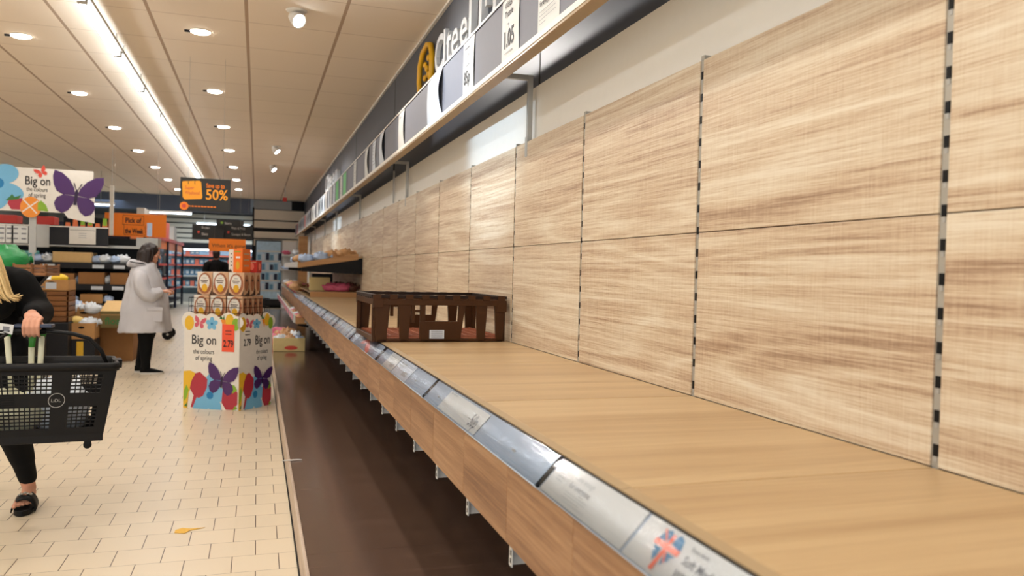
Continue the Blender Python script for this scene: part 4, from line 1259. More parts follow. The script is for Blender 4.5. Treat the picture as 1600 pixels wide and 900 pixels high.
# ticket rail and pictures above
t = thing('ticket_rail', 'grey ticket rail with black panels above the fruit shelves', 'price rail', (-4.6, YP - 0.02, 0))
b = MB(); b.box((0, 0.004, 1.575), (x1 - 0.4, 0.012, 1.845), 'charcoal'); b.build('panel', t)
b = MB(); b.box((0, -0.006, 1.835), (x1 - 0.4, 0.014, 1.85), 'trim_white'); b.box((0, -0.006, 1.565), (x1 - 0.4, 0.014, 1.58), 'metal_grey'); b.box((0, 0.0, 1.8505), (x1 - 1.0, .62, 1.859), 'charcoal'); b.build('rail_lip', t)
b = MB(); b.box((1.62, -0.01, 1.54), (1.80, 0.0, 1.86), 'metal_grey'); b.build('grey_divider', t)
for i, px in enumerate((-4, 8, 18, 31)):
    p_ = at(px, 370, YP - .03)
    b = MB(); b.box((0, 0, 0), (0.10, 0.002, 0.24), 'paper'); F = frame((0, 0, 0), (1, 0, 0), (0, 0, 1))
    for k in range(3): b.rect(.02, .05+.07*k, .08, .07+.07*k, F, 'ink_soft', 1)
    tag(b.build('price_ticket', loc=(p_.x, YP - 0.035, 1.59)), 'white ticket in the grey rail above the fruit, far left', 'price ticket', 'white tickets of the fruit rail')
A = at(108, 380, YP - .04); B = at(150, 355, YP - .04)
b = MB(); b.box((0, 0, 0), (B.x-A.x, 0.002, 0.235), 'carton_white'); F = frame((0,0,0), (1,0,0), (0,0,1)); b.rect(.01, .195, B.x-A.x-.01, .2, F, 'ink', 1); 
for k in range(3): b.rect(.12, .09+.03*k, B.x-A.x-.12, .095+.03*k, F, 'ink_soft', 1)
tag(b.build('notice_card', loc=(A.x, YP - 0.045, 1.60)), 'wide pale notice card in front of the carrot picture', 'notice')
A = at(98, 382, YP); B = at(169, 341, YP)
t = thing('carrot_picture', 'picture panel of orange carrots with green tops', 'picture', (A.x, YP + 0.03, A.z))
b = MB(); b.box((0, 0, 0), (B.x-A.x, 0.01, B.z-A.z), 'black'); b.build('panel', t)
b = MB(); F = frame((0, 0, 0), (1, 0, 0), (0, 0, 1)); wd = B.x-A.x; hd = B.z-A.z
for k in range(6):
    x = wd*(.02 + .165*k)
    b.poly([(x, hd*.02), (x+wd*.13, hd*.02), (x+wd*.15, hd*.5), (x+wd*.12, hd*(.92 if k % 2 else .8)), (x+wd*.03, hd*(.92 if k % 2 else .8)), (x, hd*.5)], F, 'carrot', 1)
    if k in (2, 3, 5): b.rect(x+wd*.03, hd*.72, x+wd*.12, hd*.99, F, 'leaf_green', 2)
b.build('carrot_print', t)
for i, (a, c_) in enumerate(((0, 28), (58, 86))):
    A = at(a, 351, YP + .3); B = at(c_, 342, YP + .3)
    b = MB(); b.box((0, 0, 0), (B.x-A.x, 0.3, 0.13), 'box_red')
    tag(b.build('red_crate', loc=(A.x, YP + 0.25, 1.86), bevel=0.01), ('red crate on top of the fruit shelving at the far left', 'red crate on top of the fruit shelving beside the carrot picture')[i], 'crate')
A = at(208, 383, YP)
b = MB(); b.box((0, 0, 0), (0.30, 0.4, 0.13), 'metal_grey'); 
tag(b.build('grey_carton', loc=(A.x, YP + 0.3, 1.60+.0), bevel=0.005), 'grey box on the end of the fruit shelving above the coat wearer', 'box')
A = at(226, 352, YP - .1)
t = thing('shelf_flag', 'small blue and white flag sign above the coat wearer\'s head', 'sign', (A.x, YP + .4, 1.60))
b = MB(); b.box((-0.03, 0, 0.16), (0.04, 0.01, 0.36), 'bag_blue'); b.build('card', t); b = MB(); b.tube([(0, .01, .131), (0, .01, .2)], 0.006, 'metal_grey', 6); b.build('stem', t)

def open_box(name, label, loc, w, d, h, mm='cardboard', rz=0.0, group=None, slats=False, hole=True):
    t = thing(name, label, 'box' if not slats else 'crate', loc, rz, group)
    th = 0.008
    b = MB()
    b.box((0, 0, 0), (w, d, th), mm)
    if slats:
        n_ = 3
        for k in range(n_):
            z0, z1 = h*(k/n_) + .003, h*((k+1)/n_) - 0.006
            b.box((0, 0, z0), (w, th, z1), mm); b.box((0, d-th, z0), (w, d, z1), mm); b.box((0, 0, z0), (th, d, z1), mm); b.box((w-th, 0, z0), (w, d, z1), mm)
        for x in (0, w-0.02):
            for y_ in (0, d-0.02): b.box((x, y_, 0), (x+0.02, y_+0.02, h+0.01), mm)
    else:
        b.box((0, 0, th), (w, th, h), mm); b.box((0, d-th, th), (w, d, h), mm); b.box((0, th, th), (th, d-th, h), mm); b.box((w-th, th, th), (w, d-th, h), mm)
    b.build('body', t, bevel=0.0015, seg=1)
    F = frame((0, 0, 0), (1, 0, 0), (0, 0, 1))
    if hole:
        b = MB(); b.disc((w/2, h*.72), min(.05, w*.12), F, 'dark_gap', 0, .015); 
        b.rect(w*.08, h*.25, w*.30, h*.40, F, 'ink_soft' if mm != 'cardboard_dark' else 'cardboard', 0); b.build('hand_hole', t)
    return t
def blob_mesh(seed, r, mm, n=18, k=12, amp=0.25, fr=4.0):
    b = MB(); b.ell((0, 0, r[2]*.9), r, mm, n, k)
    out = []
    for v in b.v:
        q = Vector(v); d = noise.noise(q*fr/ max(r) + Vector((seed*7.3, seed, 0)))
        q2 = Vector((q.x*(1+amp*d), q.y*(1+amp*d), max(0.0, q.z*(1+amp*d*1.3))))
        out.append(tuple(q2))
    b.v = out
    return b
BAGS = {}
def bag(kind, loc, rz, label, group=None, cat='bag', s=1.0, name=None):
    dims = {'plastic_bag': (.11, .09, .07), 'bag_blue': (.12, .08, .06), 'bag_pink': (.13, .08, .06), 'bag_brown': (.12, .08, .06), 'bag_bread': (.14, .08, .065),
            'bag_red': (.12, .08, .05), 'bag_green': (.22, .16, .16)}
    if kind not in BAGS:
        t = thing(name or {'bag_bread': 'bread_bag'}.get(kind, 'food_bag'), label, cat, loc, rz, group)
        blob_mesh(len(BAGS)+2, dims[kind], kind, 22, 14, .12 if kind == 'bag_green' else .35, 5).build('filled_bag', t)
        b = MB(); r0 = dims[kind][0]
        b.lathe([(0.012, 0), (0.016, 0.02), (0.035, 0.05), (0.04, 0.055)], kind, (0,0,0), 12, Matrix.Translation((r0*.85, 0, dims[kind][2])) @ Matrix.Rotation(R(75), 4, 'Y'))
        b.build('gathered_end', t)
        BAGS[kind] = t
        t.scale = (s,)*3
        return t
    o = dup(BAGS[kind], loc, rz, label, group); o.scale = (s,)*3
    if not group and 'group' in o: del o['group']
    return o
# crate stack beside the black shirt
zz = 0.50
for i, (h, w, lb) in enumerate(((.08, 0, ''), (.20, 0, 'lowest wooden crate of the stack left of the loose melons'), (.19, 0, 'middle wooden crate of the stack left of the loose melons'), (.135, 0, 'top cardboard tray of the stack, two pale labels on its front'))):
    if not lb: continue
    x0 = at(53, 450, 11.2).x
    open_box('wooden_crate' if i < 3 else 'cardboard_tray', lb, (x0, 11.2, zz + .08), 0.385, 0.42, h, 'crate_wood' if i < 3 else 'cardboard', 0, None, i < 3, i == 3)
    if i == 3:
        b = MB(); F = frame((x0, 11.2, zz+.08), (1, 0, 0), (0, 0, 1)); b.rect(.13, .02, .25, .10, F, 'paper_cool', 2, .001)
        tag(b.build('tray_label'), 'pale label stuck to the top tray of the crate stack', 'label')
    zz += h + .004
ztop = zz + .08
b = MB(); b.ell((0, 0, .06), (.10, .085, .062), 'melon', 20, 12); b.ell((.1, 0, .06), (.012, .012, .01), 'leaf_dark', 8, 5)
tag(b.build('melon', loc=(at(92, 440, 11.3).x, 11.34, ztop - .05)), 'bright yellow melon on the top tray of the crate stack', 'melon')
bag('plastic_bag', (at(70, 440, 11.3).x, 11.36, ztop - .10), 0.3, 'white crumpled bag on the top tray next to the yellow melon', cat='bag')
# dark stand under that stack
b = MB(); x0 = at(50, 500, 11.15).x
b.box((0, 0, 0), (.40, .5, .575), 'charcoal')
tag(b.build('dark_stand', loc=(x0, 11.16, 0), bevel=.01), 'dark low stand carrying the stack of wooden crates', 'stand')
Aq, Bq = at(106, 530, 11.35), at(148, 530, 11.35)
b = MB(); b.box((0, 0, 0), (Bq.x-Aq.x, .36, Aq.z-.002), 'charcoal'); b.box((.10, -.010, Aq.z-.26), (.18, 0, Aq.z-.03), 'yellow_egg')
tag(b.build('dark_stand', loc=(Aq.x, 11.35, 0), bevel=.01), 'dark low stand with a yellow tag on its front, carrying the pale melon tray', 'stand')
# melon tray, bag tray, boxes
def wooden_box(px0, px1, pyt, pyb, Y, lb, mm='cardboard', d=.4, rz=0, nm='cardboard_box', hole=True):
    A, B = at(px0, pyb, Y), at(px1, pyt, Y)
    z0 = max(0.0, A.z)
    return open_box(nm, lb, (A.x, Y, z0), B.x-A.x, d, B.z-z0, mm, rz, None, False, hole), A, B
t_, A, B = wooden_box(110, 208, 512, 572, 11.85, 'large plain brown cardboard box on the floor under the fruit boxes', 'cardboard_dark', .5, hole=False)
zb = B.z
t_, A, B2 = wooden_box(157, 211, 487, 512.5, 11.6, 'green tinted cardboard box with dark lettering next to the coat', 'cardboard_dark', .4, hole=False)
mat('box_green', (112, 98, 56), 0.8)
b = MB(); F = frame((A.x, 11.6, A.z), (1, 0, 0), (0, 0, 1))
b.text('flos', .13, .05, .05, F, 'leaf_dark', 2, bold=.003); b.rect(0.0, .17, .40, .18, F, 'cardboard', 2)
b.build('lettering', t_, loc=(-A.x, -11.6, -max(0, A.z)))
t_.children[0].data.materials[0] = MATS['box_green']
b = MB(); Aa, Bb = at(156, 488, 11.6), at(210, 470, 11.7)
b.hexa([(0, 0, 0), (.41, 0, 0), (.41, .005, 0), (0, .005, 0), (.03, .30, .13), (.41, .30, .13), (.41, .305, .13), (.03, .305, .13)], 'cardboard_light')
tag(b.build('box_flap', loc=(Aa.x, 11.615, B2.z + .002)), 'light open cardboard flap above the lettered box', 'flap')
t_, A, B3 = wooden_box(104, 157, 480, 512.5, 11.7, 'cardboard box heaped with clear bags, left of the lettered box', 'cardboard', .4)
for i, (px, py, kd) in enumerate(((112, 474, 'plastic_bag'), (123, 470, 'plastic_bag'), (136, 468, 'plastic_bag'), (148, 472, 'plastic_bag'), (118, 462, 'bag_blue'), (131, 478, 'bag_bread'))):
    p_ = at(px, py, 11.85)
    bag(kd, (p_.x, 11.72 + .08*(i % 3), B3.z - .09 + (.05 if i == 4 else 0)), i*1.1, 'crumpled clear bag heaped in the box left of the lettered one', 'clear bags in the heaped box')
t_, A, B4 = wooden_box(106, 148, 505, 530, 11.35, 'shallow brown tray with a pale melon, nearest the basket handle', 'cardboard', .35)
b = MB(); b.ell((0, 0, .06), (.10, .09, .062), 'melon_pale', 18, 10); b.ell((-.1, 0, .06), (.012, .012, .01), 'cardboard_dark', 8, 5)
tag(b.build('melon', loc=(at(116, 500, 11.4).x, 11.52, B4.z - .04)), 'pale yellow melon in the shallow tray behind the basket handle', 'melon')
bag('plastic_bag', (at(136, 498, 11.4).x, 11.5, B4.z - .09), 0.8, 'white crumpled bag beside the pale melon in the shallow tray', s=1.1)
# things on the black shelves
def shelf_box(px0, px1, py0, py1, Y, z, lb, mm, h=.12):
    A, B = at(px0, py1, Y), at(px1, py0, Y)
    return open_box('cardboard_tray', lb, (A.x, Y, z), B.x-A.x, .42, h, mm, 0, None, False, False)
shelf_box(82, 143, 395, 409, YP+.02, 1.336, 'light cardboard tray on the upper fruit shelf', 'cardboard_light', .15)
shelf_box(85, 116, 418, 442, YP-.04, 1.031, 'brown tray at the left of the middle fruit shelf', 'cardboard_dark', .15)
shelf_box(122, 163, 420, 442, YP-.04, 1.031, 'wide brown tray in the centre of the middle fruit shelf', 'cardboard_dark', .17)
shelf_box(172, 200, 420, 442, YP-.04, 1.031, 'brown tray at the right of the middle fruit shelf', 'cardboard_dark', .17)
shelf_box(125, 160, 452, 470, YP-.1, .761, 'brown tray on the lowest fruit shelf', 'cardboard', .13)
for i, (px, z, kd) in enumerate(((150, 1.335, 'bag_blue'), (162, 1.335, 'plastic_bag'), (178, 1.335, 'bag_blue'), (190, 1.335, 'plastic_bag'), (60, 1.335, 'bag_blue'), (72, 1.335, 'plastic_bag'),
                                  (112, .76, 'bag_blue'), (120, 1.03, 'bag_blue'), (166, 1.03, 'plastic_bag'), (170, .76, 'bag_blue'))):
    bag(kd, (at(px, 430, YP).x, YP + (.12 if z > .8 else .0), z), i*.9, 'wrapped produce pack on the black fruit shelves', 'wrapped packs on the fruit shelves', s=.9)
# nearer stand at the left edge with the green bag
t = thing('produce_stand', 'black tilted produce stand behind the blonde shopper', 'stand', (-3.6, 9.5, 0))
b = MB(); b.hexa([(0, 0, 1.0), (1.35, 0, 1.0), (1.35, .8, 1.22), (0, .8, 1.22), (0, 0, 1.05), (1.35, 0, 1.05), (1.35, .8, 1.27), (0, .8, 1.27)], 'charcoal'); b.build('sloping_top', t)
b = MB(); b.box((.05, .06, 0), (1.3, .75, .99), 'black_plastic'); b.build('base', t)
bag('bag_green', (at(6, 400, 9.8).x, 9.8, 1.16), .6, 'large green net bag on the stand above the blonde hair', s=1.15)
for i, (px, lb) in enumerate(((36, 'brown wooden crate on the stand, nearest the green bag'), (58, 'brown wooden crate on the stand, right end'))):
    open_box('wooden_crate', lb, (at(px, 420, 9.7).x - .08, 9.62, 1.185), .20, .36, .12, 'crate_wood', R(-8), None, True, False)
b = MB(); b.box((0, 0, 0), (.22, .05, .12), 'teal')
tag(b.build('teal_pack', loc=(at(30, 390, YP).x, YP + .1, 1.47-.1), bevel=.01), 'teal pack on the upper fruit shelf under the white tickets', 'pack')
# tangle of produce left of the light tray
for i, (px, py, kd) in enumerate(((50, 398, 'bag_blue'), (62, 405, 'bag_brown'), (70, 395, 'bag_blue'), (56, 416, 'bag_brown'), (70, 420, 'bag_bread'))):
    p_ = at(px, py, YP)
    bag(kd, (p_.x, YP + .2, 1.336 if py < 410 else 1.031), i*1.7, 'loose dark or bluish pack at the left end of the fruit shelves', 'loose packs at the left of the fruit shelves')

# ============================================================ FAR AISLES
# dark gondola along the left of the aisle
XG, YG0, YG1 = -2.45, 17.0, 29.0
t = thing('far_gondola', 'dark navy store shelving with a red top rail, behind the coat wearer', 'shelving', (XG, YG0, 0))
b = MB(); b.box((-1.2, 0, 0), (0.0, .06, 2.12), 'navy'); b.box((-.62, .06, 0), (-.58, YG1-YG0, 2.1), 'black'); b.build('end_panel', t)
b = MB(); b.box((-.01, 0, 1.99), (.05, YG1-YG0, 2.08), 'red_print'); b.build('red_rail', t)
b = MB(); b.box((-.02, 0.2, 1.76), (.0, YG1-YG0, 1.98), 'orange_sign'); b.build('orange_band', t)
for z in (.25, .62, .98, 1.36):
    b = MB(); b.box((-.56, .07, z-.03), (0, YG1-YG0, z), 'charcoal'); b.box((0, .07, z-.05), (.012, YG1-YG0, z+.01), 'red_print' if z > .5 else 'charcoal'); b.build('shelf', t)
for yy in (0.06, 2.4, 4.8, 7.2, 9.6, 11.9):
    b = MB(); b.box((-.02, yy, 0), (.05, yy+.07, 2.08), 'navy'); b.build('post', t)
rnd = random.Random(11)
def bottle(label, group):
    t = thing('bottle', label, 'bottle', (0, 0, 0), 0, group)
    b = MB(); b.lathe([(.036, 0), (.04, .01), (.04, .15), (.03, .19), (.014, .215), (.014, .24)], 'bottle_blue', n=10); b.build('bottle_body', t)
    b = MB(); b.lathe([(.0165, .235), (.0165, .258), (.01, .26)], 'bottle_white', n=8); b.build('bottle_cap', t)
    return t
bt0 = bottle('far bottle in the rows on the dark aisle shelving', 'bottles on the dark shelving')
bt0.location = (XG - .08, YG0 + .4, 1.361)
cp = MB(); cp.box((-.06, -.09, 0), (.06, .09, .2), 'carton_white')
F_ = frame((.06, -.09, 0), (0, 1, 0), (0, 0, 1)); cp.rect(.02, .08, .16, .15, F_, 'tulip_red', 0)
cp0 = cp.build('food_carton', loc=(XG-.1, YG0+.9, .981)); tag(cp0, 'far white carton in the rows on the dark aisle shelving', 'carton', 'cartons on the dark shelving')
for z in (.251, .621, .981, 1.361):
    y = YG0 + .3
    while y < YG0 + 6.5:
        if z in (.981, 1.361) and rnd.random() < .55:
            dup(bt0, (XG - .07, y, z)); y += .13
        else:
            o = cp0.copy(); C.objects.link(o); o.location = (XG - .1, y, z); y += .26
        if rnd.random() < .12: y += .25
# things standing on its top
for i, (px, w_, h_, mm) in enumerate(((279, .10, .45, 'carton_white'), (288, .10, .45, 'bag_blue'), (297, .08, .38, 'red_tag'), (303, .08, .36, 'carton_white'))):
    yq = 19.5 + 2.2*i
    b = MB(); b.box((-.16, 0, 0), (.0, .9, h_*1.15), mm)
    tag(b.build('top_panel', loc=(XG, yq, 2.09)), ('white upright card on top of the dark shelving, nearest', 'blue upright card on top of the dark shelving', 'red upright card on top of the dark shelving', 'white upright card on top of the dark shelving, farthest')[i], 'card')
# freezers and lit chiller at the far end
t = thing('chiller_cabinet', 'long lit chiller cabinet across the far end of the aisle', 'chiller', (-3.2, 31.0, 0))
b = MB(); b.box((0, .7, 0), (3.1, .8, 2.0), 'fridge_glow'); b.box((0, 0, 0), (3.1, .7, .3), 'metal_grey'); b.box((0, 0.05, 1.95), (3.1, .8, 2.15), 'charcoal'); b.build('cabinet', t)
for z in (.55, .95, 1.35, 1.7):
    b = MB(); b.box((0, .05, z), (3.1, .68, z+.02), 'metal_white'); b.box((0, .03, z-.03), (3.1, .05, z+.03), 'coral' if z > 1.2 else 'metal_white'); b.build('shelf', t)
b = MB(); b.box((0.0, .2, 1.90), (3.1, .3, 1.945), 'lamp_cold'); b.build('canopy_light', t)
pk = MB(); pk.box((-.07, -.06, 0), (.07, .06, .22), 'bottle_blue'); pk.rect(.02, .06, .12, .16, frame((-.07, -.06, 0), (1, 0, 0), (0, 0, 1)), 'paper', 0)
pk0 = pk.build('chilled_pack', loc=(-3.1, 31.2, .571)); tag(pk0, 'far blue chilled pack in the lit cabinet at the end', 'pack', 'packs in the lit chiller')
pr = MB(); pr.box((-.07, -.06, 0), (.07, .06, .2), 'coral'); pr0 = pr.build('chilled_pack', loc=(-2.9, 31.2, .571)); tag(pr0, 'far pinkish chilled pack in the lit cabinet at the end', 'pack', 'pink packs in the lit chiller')
for z in (.571, .971, 1.371, 1.721 - .0):
    x = -2.75 if z < .6 else -3.08
    while x < -.2:
        if z > 1.7 and rnd.random() < .5: x += .16; continue
        s_ = pk0 if rnd.random() < .65 else pr0
        o = s_.copy(); C.objects.link(o); o.location = (x, 31.2, z); x += .16
        if z > 1.7: o.scale = (1, 1, .8)
# glass door fridge set in the end wall
A, B = at(398, 423, YF), at(441, 376, YF)
t = thing('glass_fridge', 'bluish lit fridge set into the slatted end wall', 'fridge', (A.x, YF - .12, 0))
wf = B.x - A.x
b = MB(); b.box((0, .0, .1), (wf, .09, B.z), 'charcoal'); b.build('frame', t)
b = MB(); b.box((.04, -.006, .3), (wf-.04, 0, B.z-.04), 'fridge_glow'); b.build('glass_door', t)
b = MB()
for k in range(5): b.box((.06, -.012, .55+.32*k), (wf-.06, -.0065, .60+.32*k), 'metal_white')
b.build('shelf', t)
b = MB(); 
for k in range(4):
    for j in range(6): b.box((.08+.13*j, -.03, .61+.32*k), (.18+.13*j, -.0125, .78+.32*k+.03*(j % 3)), ('bottle_blue', 'paper_cool', 'navy')[(j+k) % 3])
b.build('pack_row', t)
# metal end shelving with mixed goods right of the display
YS = 23.2
xs0, xs1 = at(441, 400, YS).x, at(466, 400, YS).x
t = thing('end_shelving', 'metal shelving with mixed goods in front of the end wall', 'shelving', (xs0, YS, 0))
ws = xs1 - xs0
b = MB(); b.box((0, .5, 0), (ws, .53, 2.1), 'metal_white'); b.build('back_board', t)
for x in (0, ws-.03):
    b = MB(); b.box((x, .46, 0), (x+.03, .5, 2.12), 'metal_grey'); b.build('upright', t)
zsh = [.15, .62, at(450, 445, YS).z, at(450, 421, YS).z, at(450, 398, YS).z]
for z in zsh:
    b = MB(); b.box((0, 0, z-.03), (ws, .5, z), 'metal_white'); b.build('shelf', t)
b = MB(); b.box((ws+.01, 0.0, 0), (ws+.26, .5, 2.25), 'oak_end'); tag(b.build('wood_column', loc=(xs0, YS, 0)), 'oak clad column between the metal shelving and the bread wall', 'column')
kinds = ['plastic_bag', 'bag_blue', 'bag_brown', 'bag_pink', 'plastic_bag']
for i, z in enumerate(zsh):
    for j in range(2): bag(kinds[(i*2+j) % 5], (xs0 + .13 + .24*j, YS + .2, z), i+j*1.3, 'bagged item on the metal end shelving', 'bagged items on the end shelving', s=1.0)

# ============================================================ BREAD STILL ON THE FAR SHELVES
YU = 11.15
t = thing('bread_shelf', 'sloping oak upper shelf above the far end of the bread shelf', 'shelf', (1.405, YU, 0))
a_, b_ = (-0.88, 1.395), (0.0, 1.53)     # front and back height of the sloping board top
b = MB(); b.hexa([(a_[0], .02, a_[1]-.03), (b_[0], .02, b_[1]-.03), (b_[0], 5, b_[1]-.03), (a_[0], 5, a_[1]-.03), (a_[0], .02, a_[1]), (b_[0], .02, b_[1]), (b_[0], 5, b_[1]), (a_[0], 5, a_[1])], 'oak_shelf'); b.build('board', t)
b = MB(); b.hexa([(a_[0], 0, a_[1]-.055), (b_[0]-.06, 0, b_[1]-.055), (b_[0]-.06, .018, b_[1]-.055), (a_[0], .018, a_[1]-.055), (a_[0], 0, a_[1]+.015), (b_[0]-.06, 0, b_[1]+.03), (b_[0]-.06, .018, b_[1]+.03), (a_[0], .018, a_[1]+.015)], 'oak_end'); b.build('end_board', t)
b = MB(); b.box((a_[0]-.02, 0, a_[1]-.05), (a_[0], 5, a_[1]+.03), 'metal_white'); b.build('front_rail', t)
for k in range(6):
    y_ = .03 + k*.95
    b = MB(); b.hexa([(a_[0]+.05, y_, a_[1]-.10), (0, y_, b_[1]-.26), (0, y_+.03, b_[1]-.26), (a_[0]+.05, y_+.03, a_[1]-.10), (a_[0]+.05, y_, a_[1]-.031), (0, y_, b_[1]-.031), (0, y_+.03, b_[1]-.031), (a_[0]+.05, y_+.03, a_[1]-.031)], 'black'); b.build('support_arm', t)
# second sloping unit and a lower pull-out shelf beyond
t = thing('lower_shelf', 'low oak pull-out shelf sticking out below the far price strip', 'shelf', (.50, 10.95, 0))
b = MB(); b.box((0, 0, .585), (.36, 9.5, .60), 'oak_shelf'); b.build('board', t)
b = MB(); b.box((0.0, -.018, .585), (.36, 0, .672), 'oak_end'); b.build('end_board', t)
b = MB(); b.box((-.02, -.018, .60), (-.001, 9.5, .70), 'metal_white'); b.build('front_rail', t)
b = MB()
for k in range(34): b.box((-.0225, .1 + .27*k, .61), (-.0205, .1 + .27*k + .17, .69), 'bag_pink' if k % 3 else 'label_grey')
b.build('ticket_row', t)
for k in range(5):  # arms are black to put the shadow under the board into colour
    b = MB(); b.hexa([(.03, .02+k*2.2, .56), (.36, .02+k*2.2, .50), (.36, .05+k*2.2, .50), (.03, .05+k*2.2, .56), (.03, .02+k*2.2, .584), (.36, .02+k*2.2, .584), (.36, .05+k*2.2, .584), (.03, .05+k*2.2, .584)], 'black'); b.build('support_arm', t)
t = thing('riser_board', 'low oak step running back across the shelf board beside the loaves', 'riser', (.70, 11.2, ZS))
b = MB(); b.box((0, 0, .002), (.70, .02, .075), 'oak_end'); b.build('face', t); b = MB(); b.box((0, .021, .058), (.70, 6, .075), 'oak_shelf'); b.build('top', t)
rnd = random.Random(5)
def zup(x): return a_[1] + (x - (1.405 + a_[0])) / .88 * (b_[1]-a_[1])
for i, (x, y, kd) in enumerate(((.66, 11.5, 'bag_blue'), (.86, 11.45, 'bag_blue'), (1.02, 11.55, 'bag_bread'), (1.2, 11.5, 'bag_bread'), (.64, 12.1, 'bag_bread'), (.9, 12.2, 'plastic_bag'), (1.15, 12.2, 'bag_bread'),
                             (.64, 12.9, 'bag_brown'), (.92, 13.0, 'bag_bread'), (1.2, 13.0, 'bag_bread'), (.66, 13.8, 'plastic_bag'), (1.0, 14.0, 'bag_bread'), (.68, 14.8, 'bag_blue'), (1.1, 15.0, 'bag_bread'))):
    bag(kd, (x, y, zup(x) + .002), rnd.uniform(-.6, .6), 'bagged loaf on the sloping upper bread shelf', 'bagged loaves on the upper shelf')
open_box('cream_box', 'long cream box lying on the sloping upper bread shelf', (.72, 11.62, zup(.72) + .01), .32, .22, .10, 'cream_box', 0, None, False, False)
for i, (x, y, kd) in enumerate(((1.02, 11.5, 'bag_pink'), (1.15, 11.45, 'bag_pink'), (1.28, 11.5, 'bag_brown'), (1.33, 11.9, 'bag_brown'), (.95, 12.2, 'bag_pink'), (1.2, 12.4, 'bag_brown'))):
    bag(kd, (x, y, ZS + .077), rnd.uniform(-.5, .5), 'wrapped cake pack on the step above the shelf board', 'cake packs on the step')
open_box('cream_box', 'cream display box on the step at the far end of the shelf board', (.73, 11.7, ZS + .08), .28, .25, .19, 'cream_box', 0, None, False, False)
open_box('black_tray', 'dark tray leaning behind the cream display box', (.80, 12.3, ZS + .08), .3, .3, .24, 'charcoal', 0, None, False, False)
for i in range(9):
    bag(('bag_bread', 'bag_pink', 'bag_bread')[i % 3], (.66 + .08*(i % 2), 13.95 + .28*i, ZS + .01), rnd.uniform(-1, 1), 'bagged bun pack at the far front edge of the shelf board', 'bun packs at the far shelf edge')
for i in range(8):
    bag(('bag_red', 'bag_bread', 'bag_pink', 'plastic_bag')[i % 4], (.56 + .001*(i % 2), 11.15 + .33*i, .602), 1.4 + rnd.uniform(-.3, .3), 'bag on the low pull-out shelf', 'bags on the pull-out shelf', s=.62)
tb = open_box('cream_box', 'cream cardboard box with red oval mark, full of bags, on the base deck', (.235, 11.55, .153), .43, .45, .19, 'cream_box', 0, None, False, False)
b = MB(); b.disc((.24, .05), .09, frame((0, 0, 0), (1, 0, 0), (0, 0, 1)), 'red_print', 1, .03); b.build('red_mark', tb)
for i, (x, y, z, kd) in enumerate(((.33, 11.7, .26, 'plastic_bag'), (.47, 11.68, .27, 'bag_bread'), (.57, 11.72, .26, 'bag_blue'), (.40, 11.85, .30, 'bag_bread'), (.54, 11.87, .30, 'plastic_bag'))):
    bag(kd, (x, y, z), i*1.3, 'pastry bag heaped in the cream box on the base deck', 'pastry bags in the cream box', s=.85)
for i, (x, y, kd) in enumerate(((.34, 12.5, 'bag_pink'), (.52, 12.5, 'bag_red'), (.36, 12.95, 'bag_red'), (.5, 13.4, 'bag_bread'), (.35, 13.8, 'bag_pink'))):
    b = MB()
    bag(kd, (x, y, .153), i*1.3, 'red or pink bag on the base deck behind the cream box', 'bags on the deck behind the cream box', s=1.5)

# ============================================================ PEOPLE
def hand(b, wrist, d, up, side, curl, m='skin', s=1.0, grip=False):
    "palm and five bent fingers; d = along the hand, up = back of the hand, side = toward the thumb"
    d, up, side = Vector(d).normalized(), Vector(up).normalized(), Vector(side).normalized()
    w = Vector(wrist)
    pc = w + d*.045*s
    for k in range(4):
        off = side*(.027 - .018*k)*s
        b.cap(w + off*.6, .017*s, w + d*.085*s + off, .0115*s, m)
        L = (.040, .045, .042, .033)[k]*s
        p0 = w + d*.085*s + off*1.08
        dirv = d
        for j, f in enumerate((1.0, .7, .55)):
            an = curl*(.55 + .45*j)
            dd = (d*math.cos(an*(j+1)*.8) - up*math.sin(an*(j+1)*.8)).normalized()
            p1 = p0 + dd*L*f
            b.cap(p0, (.0092 - .0008*j)*s, p1, (.0085 - .0008*j)*s, m); p0 = p1
    t0 = w + side*.022*s + d*.02*s
    t1 = t0 + (side*.7 + d*.6 - up*.35).normalized()*.038*s
    t2 = t1 + (side*.1 + d*.9 - up*.55*curl).normalized()*.030*s
    b.cap(t0, .0135*s, t1, .0105*s, m); b.cap(t1, .0100*s, t2, .0080*s, m)
def head_mesh(b, c, fwd, s=1.0, m='skin'):
    "skull, jaw, nose, lips, ears; fwd = unit vector the face looks along"
    c = Vector(c); f = Vector(fwd).normalized(); up = Vector((0, 0, 1)); up = (up - f*up.dot(f)).normalized(); r = f.cross(up)
    M = Matrix((r, f, up)).transposed()
    b.ell(c + up*.025*s, (.074*s, .094*s, .092*s), m, 20, 12, M)
    b.ell(c - up*.045*s + f*.020*s, (.056*s, .066*s, .062*s), m, 18, 10, M)
    b.ell(c - up*.092*s + f*.060*s, (.026*s, .022*s, .018*s), m, 12, 8, M)            # chin
    b.cap(c + f*.088*s + up*.012*s, .009*s, c + f*.108*s - up*.026*s, .0115*s, m)      # nose
    b.ell(c + f*.083*s - up*.058*s, (.024*s, .010*s, .007*s), m, 12, 6, M)             # lips
    b.ell(c + f*.080*s - up*.070*s, (.020*s, .010*s, .007*s), m, 12, 6, M)
    b.ell(c + f*.080*s + up*.030*s, (.050*s, .012*s, .008*s), m, 12, 6, M)             # brow
    for sg in (1, -1):
        b.ell(c + r*.040*s*sg + f*.066*s - up*.015*s, (.022*s, .018*s, .02*s), m, 12, 8, M)
        b.ell(c + r*.076*s*sg - f*.004*s - up*.010*s, (.010*s, .018*s, .030*s), m, 10, 8, M)
    return r, f, up
